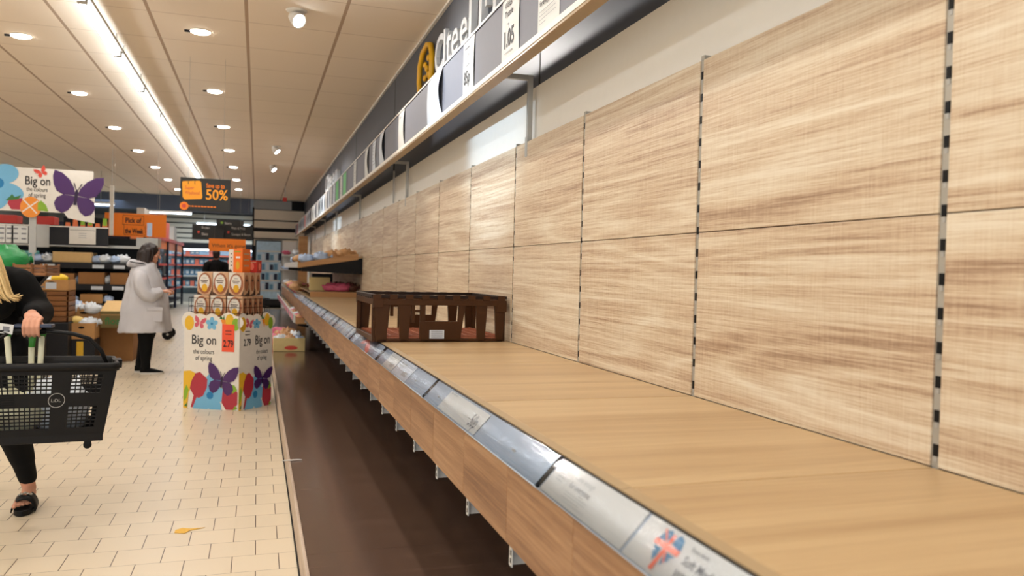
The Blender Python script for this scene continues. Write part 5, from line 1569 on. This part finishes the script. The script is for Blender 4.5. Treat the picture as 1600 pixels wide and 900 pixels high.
def eyes(c, fwd, parent, s=1.0):
    c = Vector(c); f = Vector(fwd).normalized(); up = Vector((0, 0, 1)); up = (up - f*up.dot(f)).normalized(); r = f.cross(up)
    b = MB()
    for sg in (1, -1):
        p_ = c + r*.030*s*sg + f*.0865*s + up*.010*s
        b.ell(p_, (.011*s, .007*s, .006*s), 'paper', 10, 6, Matrix((r, f, up)).transposed())
        b.ell(p_ + f*.004*s, (.005*s, .004*s, .005*s), 'ink', 8, 5, Matrix((r, f, up)).transposed())
    b.build('eyes', parent)

# ---- shopper in the pale coat, seen from the side, looking right
P0 = Vector((-1.245, 10.54, 0))
t = thing('person', 'person in an oversized pale grey hooded coat and black trousers standing side on', 'person', tuple(P0))
b = MB()
hc = Vector((.005, .0, 1.462)); hf = Vector((.97, -.05, -.20))
head_mesh(b, hc, hf, .98)
b.cap((-.05, 0, 1.26), .055, (-.015, 0, 1.40), .050, 'skin')
b.cap((-.06, 0, 1.20), .13, (-.05, 0, .88), .14, 'skin')
for sg in (-1, 1):
    b.cap((-.06, .17*sg, 1.20), .05, (-.03, .21*sg, .98), .04, 'skin'); b.cap((-.03, .21*sg, .98), .038, (.125, .17*sg, 1.015), .028, 'skin')
    hand(b, (.125, .17*sg, 1.015), (1, -.05*sg, .05), (.2, 0, 1), (0, -sg, .2), .9)
    b.cap((-.06, .085*sg, .86), .085, (-.04, .085*sg, .48), .060, 'skin'); b.cap((-.04, .085*sg, .48), .058, (-.11 + .08*(sg < 0), .078*sg, .09), .034, 'skin')
remesh(b, 'body', t, .0055, 4)
eyes(hc, hf, t, .98)
b = MB()   # trousers
for sg in (-1, 1):
    dx = .03 if sg < 0 else -.05
    b.cap((-.05, .08*sg, .86), .135, (-.03, .085*sg, .50), .098, 'black_cloth'); b.cap((-.03, .085*sg, .50), .098, (-.06 + dx, .078*sg, .13), .052, 'black_cloth')
    b.cap((-.06 + dx, .078*sg, .14), .054, (-.06 + dx, .078*sg, .085), .056, 'black_cloth')
remesh(b, 'trousers', t, .010, 3)
for sg in (-1, 1):
    dx = -.025 if sg < 0 else -.105; y_ = .078*sg
    b = MB(); rings = []
    prof = [(-.065, .030, .030, .085), (-.05, .040, .038, .092), (0, .043, .042, .088), (.07, .040, .046, .064), (.13, .036, .046, .050), (.175, .028, .038, .038), (.195, .012, .020, .030)]
    for x, hh, wv, top in prof:
        ring = []
        for k in range(14):
            a = 2*math.pi*k/14
            ring.append((dx + x, y_ + wv*math.cos(a), .022 + (top-.022)/2 + (top-.022)/2*math.sin(a)))
        rings.append(ring)
    b.loft(rings, 'black_cloth'); sh = b.build('shoe', t)
    b = MB(); rings = []
    for z in (0, .022):
        rings.append([(dx + .065 + .135*math.cos(2*math.pi*k/20), y_ + .048*math.sin(2*math.pi*k/20), z) for k in range(20)])
    b.loft(rings, 'white_rubber', False); b.build('sole', sh)
# coat: lofted with folds
def coat_ring(z, xa, xb, w, seed, amp):
    ring = []; n_ = 44; cx = (xa+xb)/2; a_ = (xb-xa)/2
    for k in range(n_):
        an = 2*math.pi*k/n_
        f = 1 + amp*noise.noise(Vector((math.cos(an)*2.2, math.sin(an)*2.2 + seed, z*1.8))) + amp*.5*math.sin(an*7 + z*3)
        ring.append((cx + a_*f*math.copysign(abs(math.cos(an))**.85, math.cos(an)), w*f*math.copysign(abs(math.sin(an))**.85, math.sin(an)), z))
    return ring
b = MB()
prof = [(.515, -.335, .245, .285, .05), (.53, -.342, .25, .29, .05), (.66, -.325, .238, .285, .045), (.82, -.300, .215, .275, .045), (.98, -.275, .185, .262, .05), (1.10, -.250, .150, .250, .05),
        (1.20, -.235, .110, .240, .04), (1.265, -.215, .080, .215, .03), (1.305, -.180, .060, .150, .02), (1.34, -.135, .055, .095, .02), (1.365, -.115, .055, .080, .02)]
rings = [coat_ring(z, xa, xb, w, 3.0, am) for z, xa, xb, w, am in prof]
inner = [[(p_[0]*.96, p_[1]*.96, p_[2]) for p_ in rings[0]], [(p_[0]*.93, p_[1]*.93, .62) for p_ in rings[0]]]
b.loft([inner[1], inner[0]] + rings, 'coat_grey')
coat = b.build('coat', t); ss = coat.modifiers.new('s', 'SUBSURF'); ss.levels = ss.render_levels = 2
tx_ = bpy.data.textures.new('cloth_folds', 'CLOUDS'); tx_.noise_scale = .16; tx_.noise_depth = 2
dm = coat.modifiers.new('d', 'DISPLACE'); dm.texture = tx_; dm.strength = .045; dm.mid_level = .5; dm.texture_coords = 'LOCAL'
for sg in (-1, 1):
    b = MB()
    path = [(-.075, .165*sg, 1.235), (-.08, .225*sg, 1.16), (-.065, .262*sg, 1.06), (-.02, .272*sg, .985), (.035, .262*sg, .965), (.085, .235*sg, .985), (.13, .20*sg, 1.008), (.155, .185*sg, 1.018)]
    b.tube(path, [.075, .092, .098, .100, .088, .074, .060, .056], 'coat_grey', 20)
    for i, v in enumerate(b.v):
        q = Vector(v); d_ = noise.noise(q*14)*.012 + math.sin(q.x*55 + q.z*38)*.004; b.v[i] = (q.x + d_*.4, q.y + d_*sg, q.z + d_)
    sl = b.build('sleeve', coat); ss = sl.modifiers.new('s', 'SUBSURF'); ss.levels = ss.render_levels = 2
    dm = sl.modifiers.new('d', 'DISPLACE'); dm.texture = tx_; dm.strength = .04; dm.mid_level = .5; dm.texture_coords = 'LOCAL'
b = MB()   # hood lying on the back and collar round the neck
b.ell((-.175, 0, 1.335), (.085, .125, .055), 'coat_grey', 22, 12, Matrix.Rotation(R(28), 3, 'Y'))
b.cap((-.13, -.10, 1.35), .034, (.035, -.075, 1.325), .028, 'coat_grey'); b.cap((-.13, .10, 1.35), .034, (.035, .075, 1.325), .028, 'coat_grey')
b.cap((-.235, -.06, 1.33), .03, (-.235, .06, 1.33), .03, 'coat_grey')
remesh(b, 'hood', coat, .009, 3)
b = MB(); b.tube([(-.215, -.115, 1.365), (-.13, -.137, 1.352), (-.05, -.125, 1.340)], .006, 'black', 8); b.build('hood_piping', coat)
b = MB(); b.box((-.085, -.008, -.085), (.085, .006, .085), 'coat_grey'); b.box((-.09, -.016, .045), (.09, .0, .09), 'coat_grey'); b.build('pocket', coat, loc=(.085, -.262, .735), bevel=.006)
b = MB(); b.box((-.004, -.03, .56), (.010, .03, 1.28), 'coat_dark'); b.build('zip_strip', coat, loc=(.222, 0, 0)).rotation_euler = (0, R(-9), 0)
hr = MB()
hr.ell(hc + Vector((-.022, 0, .035)), (.112, .094, .105), 'brown_hair', 22, 14)
for sg in (-1, 1):
    hr.cap(hc + Vector((-.02, .07*sg, .04)), .045, hc + Vector((-.035, .082*sg, -.09)), .036, 'brown_hair')
    hr.cap(hc + Vector((-.07, .06*sg, .0)), .055, hc + Vector((-.085, .07*sg, -.11)), .045, 'brown_hair')
    hr.cap(hc + Vector((.02, .074*sg, .07)), .024, hc + Vector((.012, .085*sg, -.07)), .016, 'brown_hair')
hr.cap(hc + Vector((-.10, 0, .0)), .06, hc + Vector((-.12, 0, -.10)), .05, 'brown_hair')
o = remesh(hr, 'hair', t, .007, 2)
for v in o.data.vertices:
    d_ = noise.noise(Vector((v.co.x*30, v.co.y*30, v.co.z*6)))*.010
    v.co += v.normal*d_

# ---- pushchair next to the coat
t = thing('pushchair', 'dark pushchair with a hood standing in the aisle past the pale coat', 'pushchair', (-1.72, 15.4, 0))
b = MB()
for sg in (-.2, .2):
    b.tube([(-.30, sg, 1.0), (-.10, sg, .72), (.22, sg, .12)], .013, 'dark_metal', 8); b.tube([(-.22, sg, .12), (.05, sg, .55), (.12, sg, .70)], .013, 'dark_metal', 8)
b.tube([(-.30, -.2, 1.0), (-.30, .2, 1.0)], .016, 'black', 8); b.tube([(-.22, -.2, .12), (-.22, .2, .12)], .012, 'dark_metal', 8); b.build('frame', t)
for x in (-.22, .22):
    for sg in (-.22, .22):
        b = MB(); M_ = Matrix.Translation((x, sg, .095)) @ Matrix.Rotation(R(90), 4, 'X')
        b.lathe([(.06, -.018), (.092, -.016), (.095, 0), (.092, .016), (.06, .018)], 'black', (0,0,0), 20, M_); b.lathe([(.01, -.02), (.058, -.012), (.058, .012), (.01, .02)], 'metal_grey', (0,0,0), 14, M_); b.build('wheel', t)
b = MB(); b.hexa([(-.10, -.17, .42), (.20, -.17, .40), (.20, .17, .40), (-.10, .17, .42), (-.12, -.17, .48), (.20, -.17, .46), (.20, .17, .46), (-.12, .17, .48)], 'charcoal')
b.hexa([(-.16, -.17, .44), (-.08, -.17, .44), (-.08, .17, .44), (-.16, .17, .44), (-.26, -.17, .86), (-.20, -.17, .86), (-.20, .17, .86), (-.26, .17, .86)], 'charcoal'); b.build('seat', t, bevel=.015)
b = MB(); b.lathe([(.02, -.17), (.24, -.165), (.25, 0), (.24, .165), (.02, .17)], 'coat_dark', (0,0,0), 20, Matrix.Translation((-.05, 0, .70)) @ Matrix.Rotation(R(90), 4, 'X'))
b.v = [(x, y, max(z, .66 - x*.5)) for x, y, z in b.v]; b.build('hood', t)

# ---- distant shopper in black behind the display
t = thing('person', 'distant person in black seen from behind, past the egg cartons', 'person', (-.93, 19.9, 0))
b = MB(); head_mesh(b, (0, 0, 1.60), (0, 1, 0)); b.cap((0, 0, 1.38), .06, (0, 0, 1.52), .055, 'skin'); b.cap((0, 0, 1.28), .14, (0, 0, .95), .14, 'skin')
for sg in (-1, 1):
    b.cap((.19*sg, 0, 1.36), .05, (.25*sg, .0, 1.08), .042, 'skin'); b.cap((.25*sg, 0, 1.08), .04, (.22*sg, .12, .86), .03, 'skin')
    hand(b, (.22*sg, .12, .86), (0, .4, -1), (sg, 0, 0), (0, 1, 0), .4)
    b.cap((.09*sg, 0, .9), .085, (.10*sg, .02, .5), .06, 'skin'); b.cap((.10*sg, .02, .5), .055, (.11*sg, 0, .09), .038, 'skin')
remesh(b, 'body', t, .0075, 3)
b = MB(); b.cap((0, 0, 1.36), .15, (0, 0, .92), .17, 'black_cloth'); b.cap((-.17, 0, 1.37), .085, (.17, 0, 1.37), .085, 'black_cloth')
for sg in (-1, 1): b.cap((.21*sg, 0, 1.35), .08, (.27*sg, 0, 1.08), .065, 'black_cloth'); b.cap((.27*sg, 0, 1.08), .062, (.235*sg, .10, .90), .048, 'black_cloth')
remesh(b, 'jacket', t, .012, 3)
b = MB()
for sg in (-1, 1): b.cap((.09*sg, 0, .88), .12, (.10*sg, .02, .5), .09, 'black_cloth'); b.cap((.10*sg, .02, .5), .085, (.11*sg, 0, .10), .06, 'black_cloth')
remesh(b, 'trousers', t, .012, 3)
for sg in (-1, 1):
    b = MB(); b.ell((.11*sg, .05, .045), (.05, .14, .045), 'black', 16, 8); b.build('shoe', t)
b = MB(); b.ell((0, -.02, 1.64), (.088, .10, .09), 'brown_hair', 18, 10); b.ell((0, -.05, 1.58), (.08, .06, .07), 'brown_hair', 16, 8)
remesh(b, 'hair', t, .01, 2)

# ---- blonde shopper walking toward us with a basket, cut by the left edge
t = thing('person', 'blonde person in black top and leggings walking with a basket at the left edge', 'person', (-1.34, 4.85, 0))
o_ = Vector((-1.34, 4.85, 0)); P = lambda x, y, z: Vector((x, y, z)) - o_
b = MB()
hc = P(-1.395, 4.66, 1.40); hf = Vector((.25, -.80, -.55))
head_mesh(b, hc, hf, 1.0)
b.cap(P(-1.38, 4.80, 1.27), .055, P(-1.39, 4.70, 1.36), .052, 'skin')
b.cap(P(-1.38, 4.84, 1.15), .12, P(-1.37, 4.88, .92), .13, 'skin')
ws = P(-1.085, 4.545, 1.070)
b.cap(P(-1.22, 4.82, 1.22), .042, P(-1.13, 4.84, 1.03), .036, 'skin'); b.cap(P(-1.13, 4.84, 1.03), .034, ws, .026, 'skin')
b.cap(P(-1.54, 4.82, 1.22), .042, P(-1.60, 4.86, .98), .036, 'skin'); b.cap(P(-1.60, 4.86, .98), .034, P(-1.60, 4.68, .86), .026, 'skin')
hand(b, P(-1.60, 4.68, .86), (0, -.7, -.7), (-1, 0, .1), (0, -.7, .7), .5)
# hand closed over the basket handle
G = P(-1.062, 4.452, .992)
dw = (G - ws).normalized()
bk = Vector((0, -.25, 1)).normalized()
for k in range(4):
    x = .031 - .0215*k
    base = G + Vector((-x, .028, .066 - .003*abs(k-1)))
    b.cap(ws + Vector((-x*.55, -.01, -.004)), .0165, base, .0118, 'skin')
    pts = [base, G + Vector((-x, -.010, .050)), G + Vector((-x, -.031, .022)), G + Vector((-x, -.024, -.014)), G + Vector((-x, -.002, -.026))]
    for i in range(4): b.cap(pts[i], .0088 - .0004*i, pts[i+1], .0084 - .0004*i, 'skin')
b.cap(ws + Vector((.020, -.01, .0)), .0145, G + Vector((.038, .02, .025)), .0115, 'skin'); b.cap(G + Vector((.038, .02, .025)), .011, G + Vector((.034, -.022, .012)), .0085, 'skin')
# legs
b.cap(P(-1.27, 4.86, .88), .082, P(-1.215, 4.72, .50), .056, 'skin'); b.cap(P(-1.215, 4.72, .50), .054, P(-1.165, 4.875, .10), .034, 'skin')
b.cap(P(-1.46, 4.88, .88), .082, P(-1.50, 4.90, .50), .056, 'skin'); b.cap(P(-1.50, 4.90, .50), .054, P(-1.50, 5.16, .16), .034, 'skin')
def foot(A_, d_, up_):
    A_, d_, up_ = Vector(A_), Vector(d_).normalized(), Vector(up_).normalized(); sd = d_.cross(up_)
    b.cap(A_ - d_*.035 - up_*.042, .028, A_ + d_*.09 - up_*.045, .026, 'skin'); b.cap(A_, .032, A_ + d_*.10 - up_*.040, .027, 'skin')
    for k in range(5):
        f = (.036, .018, .0, -.018, -.034)[k]
        tip = A_ + d_*(.178 - .010*abs(k) - .004*k) + sd*f - up_*.058
        b.cap(A_ + d_*.10 + sd*f*.8 - up_*.048, .017, tip, .0115 if k == 0 else .0085, 'skin')
foot(P(-1.165, 4.875, .108), (.05, -1, 0), (0, 0, 1))
foot(P(-1.50, 5.16, .165), (0, -.9, -.55), (0, -.55, .9))
remesh(b, 'body', t, .0042, 2)
eyes(hc, hf, t)
b = MB()
b.cap(P(-1.36, 4.86, .92), .155, P(-1.36, 4.86, .84), .15, 'black_cloth')
b.cap(P(-1.27, 4.86, .86), .11, P(-1.215, 4.72, .50), .078, 'black_cloth'); b.cap(P(-1.215, 4.72, .50), .078, P(-1.170, 4.857, .165), .047, 'black_cloth'); b.cap(P(-1.21, 4.755, .42), .078, P(-1.185, 4.81, .28), .062, 'black_cloth')
b.cap(P(-1.46, 4.88, .86), .11, P(-1.50, 4.90, .50), .078, 'black_cloth'); b.cap(P(-1.50, 4.90, .50), .075, P(-1.50, 5.13, .24), .046, 'black_cloth')
remesh(b, 'leggings', t, .009, 3)
b = MB()
b.cap(P(-1.38, 4.83, 1.20), .15, P(-1.37, 4.87, .90), .175, 'black_cloth'); b.cap(P(-1.24, 4.81, 1.225), .085, P(-1.52, 4.81, 1.225), .085, 'black_cloth')
b.cap(P(-1.30, 4.72, 1.12), .10, P(-1.44, 4.72, 1.12), .10, 'black_cloth')
b.cap(P(-1.21, 4.80, 1.215), .088, P(-1.12, 4.82, 1.06), .075, 'black_cloth'); b.cap(P(-1.12, 4.82, 1.07), .075, P(-1.092, 4.59, 1.074), .046, 'black_cloth')
b.cap(P(-1.55, 4.82, 1.215), .085, P(-1.60, 4.86, .99), .07, 'black_cloth'); b.cap(P(-1.60, 4.86, .99), .068, P(-1.60, 4.72, .88), .046, 'black_cloth')
b.cap(P(-1.385, 4.79, 1.30), .07, P(-1.385, 4.80, 1.24), .09, 'black_cloth')
remesh(b, 'top', t, .010, 3)
# hair: cap plus long falling locks
b = MB()
f_ = hf.normalized(); up_ = (Vector((0, 0, 1)) - f_*f_.z).normalized()
b.ell(hc + up_*.035 - f_*.018, (.095, .108, .100), 'blonde', 22, 14)
b.cap(hc - f_*.07, .07, P(-1.385, 4.76, 1.29), .06, 'blonde')
remesh(b, 'hair', t, .008, 2)
b = MB(); rr = random.Random(4)
for k in range(70):
    f = rr.random(); side = 1 if k < 54 else -1
    s0 = hc + Vector((.055*side + rr.uniform(-.03, .03), rr.uniform(-.07, .03), .06 + rr.uniform(-.03, .03)))
    x1 = hc.x + side*(.10 + .075*f) + rr.uniform(-.01, .01)
    y1 = hc.y - .05 + rr.uniform(-.06, .02)
    pts = [s0, Vector((hc.x + side*(.085 + .035*f), y1 + .02, hc.z - .01)), Vector((x1, y1, hc.z - .11 - .02*f)), Vector((x1 + .03*side*f + .01, y1 - .01, hc.z - .20 - .04*f)), Vector((x1 + side*(.035 + .05*f), y1 - .01, hc.z - .265 + .02*f + rr.uniform(-.02, .02)))]
    # smooth the lock
    sm = []
    for i in range(13):
        u_ = i/12*4; j = min(int(u_), 3); w_ = u_-j
        p0, p1, p2, p3 = pts[max(j-1, 0)], pts[j], pts[j+1], pts[min(j+2, 4)]
        sm.append(.5*((2*p1) + (p2-p0)*w_ + (2*p0-5*p1+4*p2-p3)*w_*w_ + (3*p1-p0-3*p2+p3)*w_**3))
    b.tube(sm, [.010*(1 - .8*(i/12)**2) for i in range(13)], 'blonde', 6)
b.build('hair_locks', t)
for (ax, ay, az, dd, uu, lb) in ((-1.165, 4.875, .108, (.05, -1, 0), (0, 0, 1), 1), (-1.50, 5.16, .165, (0, -.9, -.55), (0, -.55, .9), 0)):
    A_ = P(ax, ay, az); d_ = Vector(dd).normalized(); up_ = Vector(uu).normalized(); sd = d_.cross(up_)
    M_ = Matrix((sd, d_, up_)).transposed().to_4x4(); M_.translation = A_ + d_*.065
    b = MB(); rings = []
    for z in (-.106, -.078):
        ring = []
        for k in range(26):
            an = 2*math.pi*k/26
            ring.append(M_ @ Vector((.050*math.cos(an)*(1 + .12*math.sin(an)), .142*math.sin(an), z)))
        rings.append(ring)
    b.loft(rings, 'black', False); so = b.build('sandal', t, bevel=.004)
    b = MB(); vs_, fs = [], []
    for i in range(13):
        an = math.pi*i/12
        for yy in (.0, .085):
            vs_.append(M_ @ Vector((.054*math.cos(an), yy + .0, -.082 + .068*math.sin(an) - yy*.22)))
            vs_.append(M_ @ Vector((.058*math.cos(an), yy + .0, -.080 + .074*math.sin(an) - yy*.22)))
    for i in range(12):
        a0 = 4*i; fs += [(a0+1, a0+3, a0+7, a0+5), (a0, a0+4, a0+6, a0+2), (a0, a0+1, a0+5, a0+4), (a0+2, a0+6, a0+7, a0+3)]
    b.add(vs_, fs, 'black_plastic', True); st = b.build('strap', so)
    b = MB()
    for i in range(5): b.ell(M_ @ Vector((-.026 + .013*i, .035 + .005*(i % 2), .0005 - abs(i-2)*.0045 - .008)), (.009, .010, .005), 'silver', 8, 5)
    b.build('metal_trim', so)

# ---- the basket
bx0, bx1, by0, by1, bz0, bz1 = -1.335, -0.690, 4.27, 4.63, 0.470, 0.845
o_ = Vector(((bx0+bx1)/2, (by0+by1)/2, bz0)); hw, hd, H = (bx1-bx0)/2, (by1-by0)/2, bz1-bz0
t = thing('shopping_basket', 'black plastic shopping basket with lattice sides held by the blonde person', 'basket', tuple(o_))
BR = Matrix.Rotation(R(12), 3, 'Z') @ Matrix.Rotation(R(1.5), 3, 'Y')
t.rotation_euler = BR.to_euler()
def wallpt(side, u, v):
    "u 0..1 along the wall, v 0..1 up; walls lean outwards"
    tx, ty = hw*(.80 + .17*v), hd*(.80 + .17*v)
    z = v*H
    if side == 0: return Vector((-tx + 2*tx*u, -ty, z))
    if side == 1: return Vector((tx, -ty + 2*ty*u, z))
    if side == 2: return Vector((tx - 2*tx*u, ty, z))
    return Vector((-tx, ty - 2*ty*u, z))
def bar(b, side, u0, v0, u1, v1, th=.006, mm='black_plastic', out=0.0):
    q = [wallpt(side, u0, v0), wallpt(side, u1, v0), wallpt(side, u1, v1), wallpt(side, u0, v1)]
    n_ = (q[1]-q[0]).cross(q[3]-q[0]).normalized()
    b.hexa([q[0] + n_*out, q[1] + n_*out, q[2] + n_*out, q[3] + n_*out, q[0]+n_*(out+th), q[1]+n_*(out+th), q[2]+n_*(out+th), q[3]+n_*(out+th)], mm)
for side in range(4):
    b = MB()
    us = [0, .10, .56, .69, .92, 1.0] if side in (0, 2) else [0, .12, .88, 1.0]
    if side == 2: us = [1-u for u in us][::-1]
    wins = [(us[i], us[i+1]) for i in range(1, len(us)-1, 2)]
    sol = [(us[i], us[i+1]) for i in range(0, len(us)-1, 2)]
    bar(b, side, 0, 0, 1, .16); bar(b, side, 0, .44, 1, .62); bar(b, side, 0, .86, 1, 1.0)
    for (u0, u1) in sol: bar(b, side, u0, .16, u1, .44); bar(b, side, u0, .62, u1, .86)
    for (u0, u1) in wins:
        wd = (u1-u0) * (2*hw if side in (0, 2) else 2*hd)
        n_ = max(4, int(wd/.024))
        for k in range(n_+1):
            u = u0 + (u1-u0)*k/n_
            for v0, v1 in ((.16, .44), (.62, .86)): bar(b, side, u-.0045, v0, u+.0045, v1, .005)
        for v0, v1, nn in ((.16, .44, 5), (.62, .86, 4)):
            for k in range(1, nn+1): 
                v = v0 + (v1-v0)*k/(nn+1); bar(b, side, u0, v-.008, u1, v+.008, .005)
    if side == 0:
        for k in range(6): bar(b, 0, .02, .60-.005-.03*k, .30, .61-.03*k-.005, .004, 'black_plastic', .006)
    b.build('lattice_wall', t)
b = MB(); tx, ty = hw*.80, hd*.80
b.box((-tx, -ty, -.006), (tx, ty, .004), 'black_plastic'); b.box((-tx-.008, -ty-.008, -.012), (tx+.008, -ty+.02, .05), 'black_plastic'); b.box((-tx-.008, ty-.02, -.012), (tx+.008, ty+.008, .05), 'black_plastic')
b.build('base', t, bevel=.003)
b = MB(); pr = []
for a_, c_ in ((-1, -1), (1, -1), (1, 1), (-1, 1)):
    for k in range(5):
        base_an = {(-1,-1): math.pi, (1,-1): 1.5*math.pi, (1,1): 0, (-1,1): .5*math.pi}[(a_, c_)]
        an = base_an + k/4*math.pi/2
        pr.append(((hw-.035)*a_ + .035*math.cos(an), (hd-.035)*c_ + .035*math.sin(an)))
rings = []
for (off, z) in ((-.018, H-.030), (0.004, H-.034), (.008, H-.012), (.002, H+.004), (-.014, H+.004), (-.018, H-.030)):
    rings.append([(x*(1+off/hw), y*(1+off/hd), z) for x, y in pr])
b.loft(rings, 'black_plastic', True, False); b.box((hw-.02, -.05, H-.035), (hw+.022, .05, H+.006), 'black_plastic'); b.build('rim', t)
gx, gy, gz = BR.inverted() @ (Vector((-1.062, 4.452, .992)) - o_)
b = MB()
pth = [(hw-.045, .0, H-.02), (hw-.075, .0, H+.05), (hw-.13, .0, H+.11), (hw-.20, .0, gz-.012), (gx+.12, gy*.6, gz-.004), (gx+.06, gy, gz), (gx-.10, gy, gz), (gx-.14, gy*.6, gz-.004), (-hw+.16, 0, gz-.012), (-hw+.10, 0, H+.09), (-hw+.06, 0, H+.04), (-hw+.045, 0, H-.02)]
b.tube(pth, .0105, 'black_plastic', 12); b.build('carry_handle', t)
b = MB(); b.tube([(gx-.10, gy, gz), (gx+.06, gy, gz)], .0155, 'black', 12); b.build('handle_grip', t)
for x in (hw*.62, -hw*.62):
    for y_ in (-hd*.7, hd*.7):
        b = MB(); b.box((x-.016, y_-.010, -.03), (x+.016, y_+.010, -.006), 'black_plastic')
        b.lathe([(.006, -.008), (.019, -.008), (.019, .008), (.006, .008)], 'black', (0,0,0), 14, Matrix.Translation((x, y_, -.034)) @ Matrix.Rotation(R(90), 4, 'X')); b.build('castor', t)
b = MB(); q = wallpt(0, .60, .53); F = frame(q, (1, 0, 0), wallpt(0, .60, .6) - wallpt(0, .60, .5))
for k in range(28):
    a0, a1 = 2*math.pi*k/28, 2*math.pi*(k+1)/28
    b.poly([(.036*math.cos(a0), .036*math.sin(a0)), (.036*math.cos(a1), .036*math.sin(a1)), (.033*math.cos(a1), .033*math.sin(a1)), (.033*math.cos(a0), .033*math.sin(a0))][::-1], (F[0] + F[3]*.006, *F[1:]), 'metal_grey', 1)
b.text('LiDL', .022, -.024, -.008, (F[0] + F[3]*.006, *F[1:]), 'metal_grey', 1)
b.build('round_emblem', t)
# groceries: leeks, salad bag, phone, shoulder bag strap
def leek(loc, rot, label, g0=.24):
    t2 = thing('leek', label, 'leek', loc); t2.rotation_euler = rot
    b = MB(); b.tube([(0, 0, 0), (0, 0, .12), (.003, 0, g0+.01)], [.014, .013, .014], 'leek_white', 12); b.build('stalk', t2)
    b = MB()
    for k in range(3): b.tube([(.003, 0, g0), (.006 + .006*(k-1), .003, (g0+.33)/2), (.010 + .014*(k-1), .0, .33)], [.013, .010, .004], 'leek_green', 8)
    b.build('green_leaves', t2)
leek((-1.045, 4.53, .655), (R(4), R(2), 0), 'white leek standing upright in the basket, right of the hand', .30)
leek((-1.155, 4.50, .655), (R(2), R(-5), 0), 'white leek standing upright in the basket, left of the hand', .30)
leek((-1.085, 4.55, .655), (R(4), R(0), 0), 'leek with bright green leaves directly behind the fingers')
b = blob_mesh(9, (.17, .11, .11), 'leek_white', 26, 16, .3, 4)
tag(b.build('cauliflower', loc=(-1.16, 4.46, .478)), 'pale cauliflower lying inside the basket behind the lattice', 'vegetable')
b = blob_mesh(12, (.14, .09, .14), 'plastic_bag', 26, 16, .3, 4)
tag(b.build('carrier_bag', loc=(-.94, 4.48, .478)), 'white plastic bag inside the basket near its right end', 'bag')
b = MB(); b.box((-.085, -.036, -.008), (.085, .036, .008), 'phone_blue')
o = b.build('wallet', loc=(-1.055, 4.462, 1.018), bevel=.003); tag(o, 'dark blue wallet pressed between the hand and the basket handle', 'wallet')
b = MB(); b.box((-.030, -.002, -.024), (.030, .002, .024), 'paper'); b.box((-.014, -.003, -.012), (.014, -.002, .012), 'ink_soft')
o = b.build('swing_tag', loc=(-1.165, 4.42, 1.005)); o.rotation_euler = (0, R(8), 0); tag(o, 'small white tag beside the basket handle grip', 'tag')
